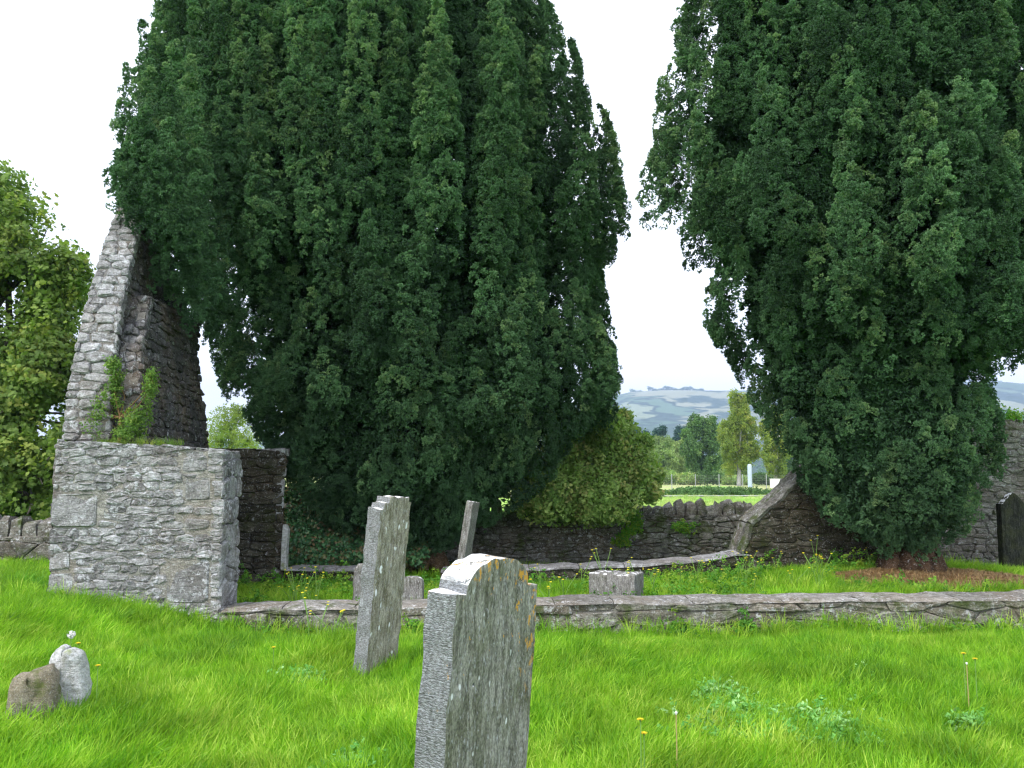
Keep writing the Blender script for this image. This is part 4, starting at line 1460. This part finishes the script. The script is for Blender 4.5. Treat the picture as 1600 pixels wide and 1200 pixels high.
far_tree('soft green tree behind the tall birch trunk', 'alder_tree', 1110, 1180, 705, 752, 150, M['willow'], 900, seed=40, gaps=.0, trw=.2, tint=(0, .4))
far_tree('green tree half hidden behind the hawthorn', 'alder_tree', 940, 1005, 690, 750, 170, M['dark_tree'], 900, seed=41, gaps=.0)
# shrubs at the foot of the trees
shr = [(1035, 745, 26, 12, 'haw', 'olive bramble bush at the foot of the pale willow'), (1078, 748, 22, 9, 'haw', 'low brownish bush below the round dark tree'),
       (1110, 746, 26, 10, 'dark_tree', 'low dark bush between the round tree and the birch'), (1150, 750, 26, 8, 'haw', 'low tawny scrub beside the tall birch trunk'),
       (1195, 748, 22, 9, 'dark_tree', 'low green scrub between the two birch trunks'), (1005, 750, 26, 12, 'willow', 'light bush at the left end of the wire fence')]
for i, (px, py, ax, ay, mk, lb) in enumerate(shr):
    Y = 118 - i
    b0 = P(px, 757, Y); b0[2] = .08
    tree('bush', lb, 'bush', b0, [blob_px(px - ax * .35, py, Y, ax * .7, ay, 1.6), blob_px(px + ax * .35, py + 1, Y, ax * .7, ay * .9, 1.6)], .06, FAR, M[mk], None, 420, (.5, .9), seed=60 + i, gaps=.0, gf=.6)
# the dark mound of low planting before the birches
tree('juniper_bed', 'low dark spreading juniper mound on the verge before the birches', 'shrub', P(1130, 775, 60) * (1, 1, 0) + (0, 0, .1),
     [(np.array((P(px, 775, 60)[0], 60 + dy, .25)), (2.6, 1.6, .38)) for px, dy in ((1085, 0), (1120, 1), (1160, 0), (1100, -.8))], .05, [leaf_clump(R_(190 + i), 14, .22, .16, .1, 1.0) for i in range(3)], M['dark_tree'], None, 1400, (.7, 1.1), seed=70, gaps=.0, tint=(0, .5))

# distant wood mass on the hillside ridge and along the valley floor
r = R_(404)
pts = []
for px in np.concatenate([r.uniform(986, 1003, 40), r.uniform(1014, 1100, 300), r.uniform(1500, 1570, 100)]):
    Y = HY - r.uniform(0, 40)
    x = (px - 800) / F * Y
    pts.append((x, Y, hill_z(x, Y) + r.uniform(0, 16) * (.6 + .4 * math.sin(px * .2))))
for _ in range(2600):
    Y = r.uniform(700, 1500); px = r.uniform(300, 1650)
    x = (px - 800) / F * Y
    if sn(x * .01, Y * .006, 1.0, 1) < -.2: continue
    pts.append((x, Y, max(0, hill_z(x, Y) if Y > 1100 else 0) + r.uniform(1, 8)))
pts = np.array(pts)
o = scatter('distant_wood', pts, eulers(np.tile((0., 0, 1), (len(pts), 1)), r.uniform(0, 6, len(pts))), r.uniform(9, 16, len(pts)), r.uniform(0, .6, len(pts)), FAR, M['dark_tree'])
tag(o, kind='stuff')

# ------------------------------------------------------------------ the field's fence, posts, box, path
M['steel'] = m_flat('galvanised_steel', (.30, .32, .33), .5, .5)
M['bluepost'] = m_flat('pale_blue_paint', (.42, .50, .62), .6, .4)
M['whitebox'] = m_flat('white_paint', (.80, .80, .80), .6, .4)
M['tarmac'] = m_flat('pale_path_gravel', (.42, .41, .42), .9, .1, scale=3)


def boxv(V, Fc, x0, x1, y0, y1, z0, z1):
    b = len(V)
    V += [(x0, y0, z0), (x1, y0, z0), (x1, y1, z0), (x0, y1, z0), (x0, y0, z1), (x1, y0, z1), (x1, y1, z1), (x0, y1, z1)]
    Fc += [tuple(b + i for i in f) for f in ((0, 3, 2, 1), (4, 5, 6, 7), (0, 1, 5, 4), (1, 2, 6, 5), (2, 3, 7, 6), (3, 0, 4, 7))]


V = []; Fc = []
xs = np.linspace(-6, 46, 60)
for x in xs:
    yc = 56 + .04 * (x - 10) + .6 * math.sin(x * .12)
    V += [(x, yc - .9, .165), (x, yc + .9, .165)]
for i in range(59): Fc.append((2 * i, 2 * i + 2, 2 * i + 3, 2 * i + 1))
tag(set_mesh('path', V, Fc, M['tarmac']), kind='structure')

fY = 74
fen = empty('wire_fence', (P(1090, 770, fY)[0], fY, .1), 'see-through grey wire mesh fence on thin posts across the field', 'fence')
fx0, fx1 = P(960, 770, fY)[0], P(1300, 770, fY)[0]
k = 0
px = 976
while px < 1300:
    x = P(px, 770, fY)[0]
    V = []; Fc = []
    tube(V, Fc, [(x, fY, .0), (x, fY, 1.55)], [.035, .035], 8)
    set_mesh('post', V, Fc, M['steel'], fen)
    px += 37
V = []; Fc = []
for z in np.linspace(.15, 1.45, 10): boxv(V, Fc, fx0, fx1, fY - .006, fY + .006, z - .0025, z + .0025)
x = fx0
while x < fx1:
    boxv(V, Fc, x - .0018, x + .0018, fY - .0018, fY + .0018, .12, 1.47); x += .16
o = set_mesh('wire_mesh', V, Fc, M['steel'], fen); o['kind'] = 'stuff'
reloc(fen)

V = []; Fc = []
b0 = P(1172, 757, 96); hT = P(1172, 725, 96)[2]
tube(V, Fc, [(b0[0], 96, .0), (b0[0], 96, hT - .25), (b0[0], 96, hT - .08), (b0[0], 96, hT)], [.24, .24, .20, .08], 14)
tag(set_mesh('post', V, Fc, M['bluepost']), 'stout pale blue post standing right of the tall birch trunk', 'post')
V = []; Fc = []
b0 = P(1168, 757, 170); hT = P(1168, 612, 170)[2]
tube(V, Fc, [(b0[0], 170, 0), (b0[0], 170, hT * .5), (b0[0], 170, hT)], [.20, .16, .10], 8)
boxv(V, Fc, b0[0] - .9, b0[0] + .9, 169.9, 170.1, hT - .25, hT - .05)
tag(set_mesh('floodlight_mast', V, Fc, M['steel']), 'very thin pale mast rising behind the birches against the hill', 'mast')
b0 = P(1211, 758, 92)
bx = empty('utility_box', (b0[0], 92, 0.1), 'small white cabinet seen above the sloping wall fragment', 'cabinet')
V = []; Fc = []
z0, z1 = .1, P(1211, 748, 92)[2]
boxv(V, Fc, b0[0] - .46, b0[0] + .46, 91.75, 92.25, z0, z1 - .06)
set_mesh('body', V, Fc, M['whitebox'], bx)
V = []; Fc = []
boxv(V, Fc, b0[0] - .50, b0[0] + .50, 91.7, 92.3, z1 - .058, z1)
set_mesh('lid', V, Fc, M['whitebox'], bx)
V = []; Fc = []
boxv(V, Fc, b0[0] - .42, b0[0] + .42, 91.72, 91.748, z0 + .12, z1 - .12)
set_mesh('door', V, Fc, M['whitebox'], bx)
reloc(bx)

# ------------------------------------------------------------------ ivy, weeds on walls
r = R_(500)
def mound(n, x0, x1, y0, y1, zf, r):
    x = r.uniform(x0, x1, n); y = r.uniform(y0, y1, n)
    return np.stack([x, y, zf(x, y) * r.uniform(.75, 1.05, n) + .02], 1)


pts = mound(2600, -4.4, -1.5, 14.45, 16.2, lambda x, y: .12 + (y - 14.45) * .85 * (1 - .30 * np.clip(x + 4.2, 0, 3)) + .10 * sn(x, y, 4), r)
o = scatter('ivy', pts, eulers(r.normal(0, .4, pts.shape) + (0, -.6, 1), r.uniform(0, 6, len(pts))), r.uniform(.7, 1.2, len(pts)), r.uniform(0, 1, len(pts)), IVYL, M['ivy'])
tag(o, 'glossy ivy bank seen through the window gap at the foot of the yew', 'ivy', kind='stuff')
# trailing creeper on the boundary wall (px ~985, 790-850)
pp = []
for _ in range(260):
    t = r.uniform(0, 1); q = P(982 + 10 * math.sin(t * 5) + r.normal(0, 7), 795 + 58 * t, 16.9); pp.append(q)
for _ in range(90):
    q = P(1066 + r.normal(0, 9), 823 + r.normal(0, 4), 16.9); pp.append(q)
pp = np.array(pp)
o = scatter('creeper', pp, eulers(r.normal(0, .4, pp.shape) + (0, -1, .3), r.uniform(0, 6, len(pp))), r.uniform(.5, .8, len(pp)), r.uniform(.3, 1, len(pp)), WEED, M['weed'])
tag(o, 'light green creeper trailing down the boundary wall under the hawthorn', 'creeper', kind='stuff')
pp = []
for _ in range(500):
    x = r.uniform(6.0, 12.2); pp.append((x, 15.2 + r.uniform(-.05, .5), 2.54 + abs(r.normal(0, .16)) * (1 + .6 * math.sin(x * 4))))
pp = np.array(pp)
o = scatter('wall_top_weeds', pp, eulers(r.normal(0, .5, pp.shape) + (0, 0, 1), r.uniform(0, 6, len(pp))), r.uniform(.8, 1.3, len(pp)), r.uniform(.4, 1, len(pp)), WEED, M['weed'])
tag(o, 'yellow-green weeds crowding the top of the far right wall', 'weeds', kind='stuff')

# ------------------------------------------------------------------ grass and undergrowth
def in_view(x, y, m=1.6):
    return np.abs(x) < y * .66 + m


def grass_field(name, label, n, region, variants, scl, mat, seed, tilt=.25, tint=(0, .8), hmod=None):
    r = R_(seed)
    x, y = region(r, n)
    kp = in_view(x, y)
    x, y = x[kp], y[kp]
    N = len(x)
    z = gh(x, y)
    lx = sn(x, y, 1.3, 1) * .40 + sn(x, y, 5.5, 2) * .30 + .12 + r.normal(0, .22, N)
    ly = sn(x, y, 1.1, 3) * .30 + sn(x, y, 6.0, 4) * .30 - .1 + r.normal(0, .22, N)
    D = np.stack([lx * tilt / .25, ly * tilt / .25, np.ones(N)], 1)
    s = r.uniform(*scl, N) * (1 + .30 * sn(x, y, 2.4, 5))
    if hmod is not None: s = s * hmod(x, y)
    t = np.clip(r.uniform(*tint, N) + .22 * sn(x, y, 1.7, 6) + .16 * sn(x, y, 6, 3), 0, 1)
    o = scatter(name, np.stack([x, y, z], 1), eulers(D, r.uniform(0, 6.28, N)), s, t, variants, mat)
    tag(o, label, 'grass', kind='stuff')
    print(name, N)
    return o


def reg_front(r, n):
    y = 2.4 + (9.9 - 2.4) * r.uniform(0, 1, n) ** .8
    x = r.uniform(-1, 1, n) * (y * .66 + 1.6)
    kp = (y < front_y(x) - .03) | (x < -5.1)
    return x[kp], y[kp]


def reg_left(r, n):
    y = r.uniform(9.6, 14.6, n); x = r.uniform(-12, -5.3, n) - (y - 9.6) * .13
    return x, y


def reg_inside(r, n):
    x = r.uniform(-4.3, 9, n); y = r.uniform(10.3, 13.7, n)
    d = np.hypot((x - YEW2[0] + .1) * .62, y - YEW2[1] + 1.0) + .45 * sn(x, y, 4) * .4
    kp = (y > front_y(x) + .62) & (d > 1.0)
    return x[kp], y[kp]


def reg_mid(r, n):
    x = r.uniform(-5, 9, n); y = r.uniform(14.4, 16.9, n)
    return x, y


def reg_far(r, n):
    y = 17.8 + 45 * r.uniform(0, 1, n) ** 1.3; px = r.uniform(850, 1330, n)
    return (px - 800) / F * y, y


grass_field('grass', 'long bright green unmown grass of the graveyard in front of the ruin', 40000, reg_front, GR, (.75, 1.25), M['grass'], 1, tilt=.5,
            hmod=lambda x, y: 1 - .45 * sstep(8.6, 9.5, y) * sstep(-3.4, -2.6, x))
grass_field('grass', 'bright grass rising left of the ruin towards the coped wall', 5500, reg_left, GR, (.8, 1.3), M['grass'], 2, tilt=.35)
grass_field('grass', 'rougher grass on the floor of the ruined church', 11000, reg_inside, GR, (.7, 1.3), M['grass'], 3, tilt=.4, tint=(.0, .9), hmod=lambda x, y: (1 - .45 * sstep(12.4, 13.4, y)) * (1 - .3 * sstep(-.5, -2.0, x)))
grass_field('grass', 'shaded grass between the back wall and the boundary wall', 5000, reg_mid, GR, (.9, 1.7), M['grass'], 4)
grass_field('grass', 'pale mown field grass beyond the boundary wall', 7000, reg_far, GRF, (.6, 1.3), M['field'], 5, tint=(.4, 1))

# tall tussocks, weeds along the foot of the low wall, silvery-leaved patches
r = R_(808)
x = r.uniform(-6.2, 8.5, 500); y = front_y(x) - .05 - np.abs(r.normal(0, .16, 500))
kp = in_view(x, y); x, y = x[kp], y[kp]
o = scatter('tall_grass', np.stack([x, y, gh(x, y)], 1), eulers(np.stack([r.normal(0, .15, len(x)), r.normal(-.12, .1, len(x)), np.ones(len(x))], 1), r.uniform(0, 6, len(x))), r.uniform(.55, .95, len(x)), r.uniform(.1, 1, len(x)), GRL, M['grass'])
tag(o, 'taller grass fringe hugging the foot of the low wall and ruin', 'grass', kind='stuff')
pp = []; sc_ = []
for (px, py, wd, hd, n) in ((1060, 965, 12, 18, 60), (1165, 950, 12, 24, 80), (1090, 972, 25, 8, 40), (380, 955, 20, 8, 30), (470, 955, 30, 8, 50), (650, 965, 20, 14, 60), (1250, 965, 30, 8, 40), (1500, 960, 60, 8, 60), (690, 960, 20, 12, 40), (1360, 955, 40, 8, 40)):
    for _ in range(n):
        X = P(px + r.normal(0, wd * .6), 960, 9.8)[0]; Yq = float(front_y(X)) - abs(r.normal(0, .08)) - .02
        pp.append((X, Yq, float(gh(X, Yq)) + abs(r.normal(0, hd / 135 * .55)))); sc_.append(r.uniform(.5, .9))
pp = np.array(pp)
o = scatter('wall_foot_weeds', pp, eulers(r.normal(0, .5, pp.shape) + (0, -.5, 1), r.uniform(0, 6, len(pp))), np.array(sc_), r.uniform(.1, .9, len(pp)), WEED, M['weed'])
tag(o, 'leafy weeds sprouting in clumps against the low wall', 'weeds', kind='stuff')
pp = []
for (px, py, sx, sy, n) in ((1170, 1110, 80, 28, 260), (1290, 1120, 60, 20, 120), (1110, 1068, 26, 8, 60), (1270, 1105, 22, 10, 60), (720, 1150, 10, 8, 0), (1490, 1110, 22, 8, 50), (1330, 1040, 20, 5, 40), (480, 1040, 26, 8, 40), (120, 960, 20, 6, 20), (560, 1160, 40, 16, 70)):
    for _ in range(n):
        u, v = px + r.normal(0, sx * .6), py + r.normal(0, sy * .6)
        Yq = EYE * F / max(60, v - 740) * .97
        X = (u - 800) / F * Yq
        pp.append((X, Yq, float(gh(X, Yq)) + .03 + abs(r.normal(0, .03))))
pp = np.array(pp)
o = scatter('silverweed', pp, eulers(r.normal(0, .35, pp.shape) + (0, -.25, 1), r.uniform(0, 6, len(pp))), r.uniform(.45, .8, len(pp)), r.uniform(0, 1, len(pp)), WEED, M['silver'])
tag(o, 'patches of silvery green leaves showing through the lawn', 'ground cover', kind='stuff')
x, y = reg_inside(r, 3800)
dens = sn(x, y, 1.6, 2)
kp = (dens > -.35) & (x < 6); x, y = x[kp], y[kp]
o = scatter('undergrowth', np.stack([x, y, gh(x, y) + np.abs(r.normal(0, .10, len(x)))], 1), eulers(r.normal(0, .4, (len(x), 3)) + (0, -.2, 1), r.uniform(0, 6, len(x))), r.uniform(.5, 1.0, len(x)), r.uniform(.2, 1, len(x)), WEED, M['weed'])
tag(o, 'low yellow-green weeds carpeting the church floor', 'undergrowth', kind='stuff')
# litter of twigs and dry needles under the right yew
n = 2500
a = r.uniform(0, 2 * PI, n); q = np.sqrt(r.uniform(0, 1, n))
x = YEW2[0] - .1 + np.cos(a) * q * 1.7; y = YEW2[1] - 1.0 + np.sin(a) * q * 1.1
kp = y > front_y(x) + .66; x, y = x[kp], y[kp]
LT = []
for i in range(2):
    V = []; Fc = []
    rr = R_(300 + i)
    for _ in range(12):
        c = rr.normal(0, .05, 3) * (1, 1, .1) + (0, 0, .012); d = unit(rr.normal(0, 1, 3) * (1, 1, .15)); s_ = unit(np.cross(d, (0, 0, 1)))
        l = rr.uniform(.02, .06)
        k = len(V); V += [c - d * l - s_ * .003, c + s_ * .004, c + d * l, c - s_ * .004]; Fc.append((k, k + 1, k + 2, k + 3))
    LT.append((V, Fc))
o = scatter('needle_litter', np.stack([x, y, gh(x, y)], 1), eulers(np.tile((0., 0, 1), (len(x), 1)), r.uniform(0, 6, len(x))), r.uniform(.7, 1.3, len(x)), r.uniform(0, 1, len(x)), LT, M['dead'])
tag(o, 'brown dry needles and twigs strewn beneath the right-hand yew', 'litter', kind='stuff')
# tufts and dry debris on the wall stub's top
pp = np.stack([r.uniform(-4.7, -3.7, 60), r.uniform(9.62, 9.8, 60), np.full(60, 1.93)], 1)
o = scatter('wall_top_grass', pp, eulers(np.stack([r.normal(.1, .3, 60), r.normal(-.4, .3, 60), np.ones(60)], 1), r.uniform(0, 6, 60)), r.uniform(.35, .75, 60), r.uniform(.3, 1, 60), GR, M['elder'])
tag(o, 'small grass tufts on the wall stub beside the straggly shrub', 'grass', kind='stuff')

# ------------------------------------------------------------------ flowers
M['stem'] = m_flat('flower_stem', (.16, .30, .06), .7)
M['yellow'] = m_flat('yellow_petals', (.80, .68, .03), .6)
M['orange'] = m_flat('dandelion_petals', (.80, .58, .02), .6)
M['fluff'] = m_flat('seed_fluff', (.80, .80, .78), .9)


def head(V, Fc, MI, c, rr, mi, flat=.5, n=9):
    b = len(V)
    for k, (s_, z) in enumerate(((.55, -.5), (1.0, .0), (.7, .5))):
        for i in range(n):
            t = 2 * PI * i / n
            w = rr * s_ * (1 + (.12 if i % 2 else -.1) * (k == 1))
            V.append((c[0] + math.cos(t) * w, c[1] + math.sin(t) * w, c[2] + z * rr * flat))
    for k in range(2):
        for i in range(n):
            i2 = (i + 1) % n
            Fc.append((b + k * n + i, b + k * n + i2, b + (k + 1) * n + i2, b + (k + 1) * n + i)); MI.append(mi)
    Fc.append(tuple(b + 2 * n + i for i in range(n))); MI.append(mi)
    Fc.append(tuple(b + n - 1 - i for i in range(n))); MI.append(mi)


r = R_(606)
protos = []
for v in range(6):
    V = []; Fc = []; MI = []
    H = r.uniform(.30, .52)
    for k in range(r.integers(2, 5)):
        tip = np.array((r.normal(0, .09), r.normal(0, .09), H * r.uniform(.6, 1)))
        tube(V, Fc, [(0, 0, 0), tip * (.3, .3, .5), tip], [.005, .004, .003], 5, 0, MI)
        head(V, Fc, MI, tip, .015, 1)
    me = bpy.data.meshes.new('wildflower'); me.from_pydata([tuple(map(float, q)) for q in V], [], Fc)
    me.materials.append(M['stem']); me.materials.append(M['yellow'])
    me.polygons.foreach_set('material_index', MI)
    protos.append(me)
n = 0
spots = [(r.uniform(845, 1000), r.uniform(11.0, 13.2)) for _ in range(12)] + [(r.uniform(1000, 1300), r.uniform(11.0, 13.5)) for _ in range(16)] + [(r.uniform(460, 560), r.uniform(10.5, 12.0)) for _ in range(7)] + [(r.uniform(490, 560), 9.4) for _ in range(3)] + [(r.uniform(1300, 1420), 13.2) for _ in range(2)]
for px, Y in spots:
    x = (px - 800) / F * Y
    if 9.45 < Y < float(front_y(x)) + .7: Y = float(front_y(x)) + .8
    o = link(bpy.data.objects.new('wildflower', protos[n % 6]))
    o.location = (x, Y, float(gh(x, Y)) - .01); o.rotation_euler = (0, 0, r.uniform(0, 6)); sz = r.uniform(.8, 1.2); o.scale = (sz, sz, sz)
    if px < 700: lb = ('yellow-headed wildflower growing before the window gap left of the speckled headstone', 'yellow wildflowers by the window gap') if Y > 9.6 else ('yellow-headed wildflower in front of the long low wall left of the speckled headstone', 'yellow wildflowers before the low wall')
    elif px < 1000: lb = ('yellow-headed wildflower among weeds around the low squared stone block', 'yellow wildflowers around the stone block')
    elif px < 1150: lb = ('yellow-headed wildflower right of the stone block, below the creeper-hung boundary wall', 'yellow wildflowers right of the stone block')
    else: lb = ('yellow-headed wildflower at the foot of the sloping wall fragment', 'yellow wildflowers by the wall fragment')
    tag(o, lb[0], 'flower', lb[1])
    n += 1


def dandelion(label, px, py, kind, H, lean=(0, 0), zoff=0):
    """flower whose head appears at (px, py)"""
    Yq = (EYE - H - 0.0) * F / (py - 740)
    x = (px - 800) / F * Yq
    z0 = float(gh(x, Yq))
    V = []; Fc = []
    tip = np.array((lean[0], lean[1], H - z0))
    tube(V, Fc, [(0, 0, -.03), tip * (.4, .4, .55), tip], [.004, .0035, .003], 6)
    root = empty('dandelion', (x - lean[0], Yq, z0), label, 'flower')
    set_mesh('stem', V, Fc, M['stem'] if kind != 'stalk' else M['dead2'], root)
    V = []; Fc = []; MI = []
    if kind == 'clock':
        rr = R_(1)
        for _ in range(90):
            d = unit(rr.normal(0, 1, 3)); s_ = unit(np.cross(d, rr.normal(0, 1, 3))) * .006; k = len(V)
            V += [tip + d * .004, tip + d * .028 + s_, tip + d * .028 - s_, tip + d * .030 + np.cross(s_, d)]
            Fc += [(k, k + 1, k + 2), (k + 1, k + 2, k + 3)]
        set_mesh('seed_head', V, Fc, M['fluff'], root)
    elif kind == 'flower':
        for t in range(26):
            a = t * 2.4; rad = .004 + .0155 * (t / 26) ** .5; u = np.array((math.cos(a), math.sin(a), .45 - .5 * t / 26)); s_ = np.array((-u[1], u[0], 0)) * .0035
            k = len(V)
            V += [tip + u * .002 - s_ * .5, tip + u * rad - s_, tip + u * rad * 1.15, tip + u * rad + s_, tip + u * .002 + s_ * .5]
            Fc.append((k, k + 1, k + 2, k + 3, k + 4))
        set_mesh('petals', V, Fc, M['orange'], root)
        V = []; Fc = []
        tube(V, Fc, [tip - (0, 0, .014), tip - (0, 0, .006), tip + (0, 0, .001)], [.003, .007, .009], 8)
        set_mesh('calyx', V, Fc, M['stem'], root)
    else:
        tube(V, Fc, [tip - (0, 0, .008), tip + (0, 0, .002), tip + (0, 0, .008)], [.003, .008, .003], 8)
        set_mesh('seed_head', V, Fc, M['fluff'], root)


M['dead2'] = m_flat('dry_stalk', (.36, .30, .12), .8)
dandelion('white dandelion clock rising just above the knobbly pale marker stone', 128, 984, 'clock', .44)
dandelion('yellow dandelion beside the white clock behind the pale marker stone', 139, 997, 'flower', .40)
dandelion('solitary yellow dandelion on a stalk right of the two marker stones', 171, 1030, 'flower', .33)
dandelion('yellow dandelion at the bottom left corner of the lawn', 16, 1156, 'flower', .30)
dandelion('upper of two yellow dandelions right of the big foreground headstone', 994, 1109, 'flower', .34)
dandelion('lower of two yellow dandelions right of the big foreground headstone', 999, 1129, 'flower', .27)
dandelion('tall bare pale stalk in the lawn beside the paired dandelions', 1048, 1100, 'stalk', .36)
dandelion('yellow dandelion in the right part of the lawn near the brown dock stems', 1487, 1012, 'flower', .38)
dandelion('smaller yellow dandelion nearest the brown dock stems', 1504, 1020, 'flower', .34)
dandelion('bare stalk with a pale knob among the brown dock stems', 1491, 1027, 'stalk', .34)
dandelion('small yellow dandelion in the grass left of the speckled headstone', 437, 1003, 'flower', .20)

# ------------------------------------------------------------------ haze: the air of the place
V = []; Fc = []
boxv(V, Fc, -4500, 4500, -400, 4200, -1.6, 420)
hz = set_mesh('haze', V, Fc)
m = bpy.data.materials.new('hazy_air'); m.use_nodes = True
t = m.node_tree; t.nodes.clear()
o_ = t.nodes.new('ShaderNodeOutputMaterial'); pv = t.nodes.new('ShaderNodeVolumePrincipled')
pv.inputs['Color'].default_value = (.52, .68, 1.0, 1)
pv.inputs['Density'].default_value = .00027
pv.inputs['Anisotropy'].default_value = 0.2
t.links.new(pv.outputs[0], o_.inputs['Volume'])
hz.data.materials.append(m)
tag(hz, kind='stuff')
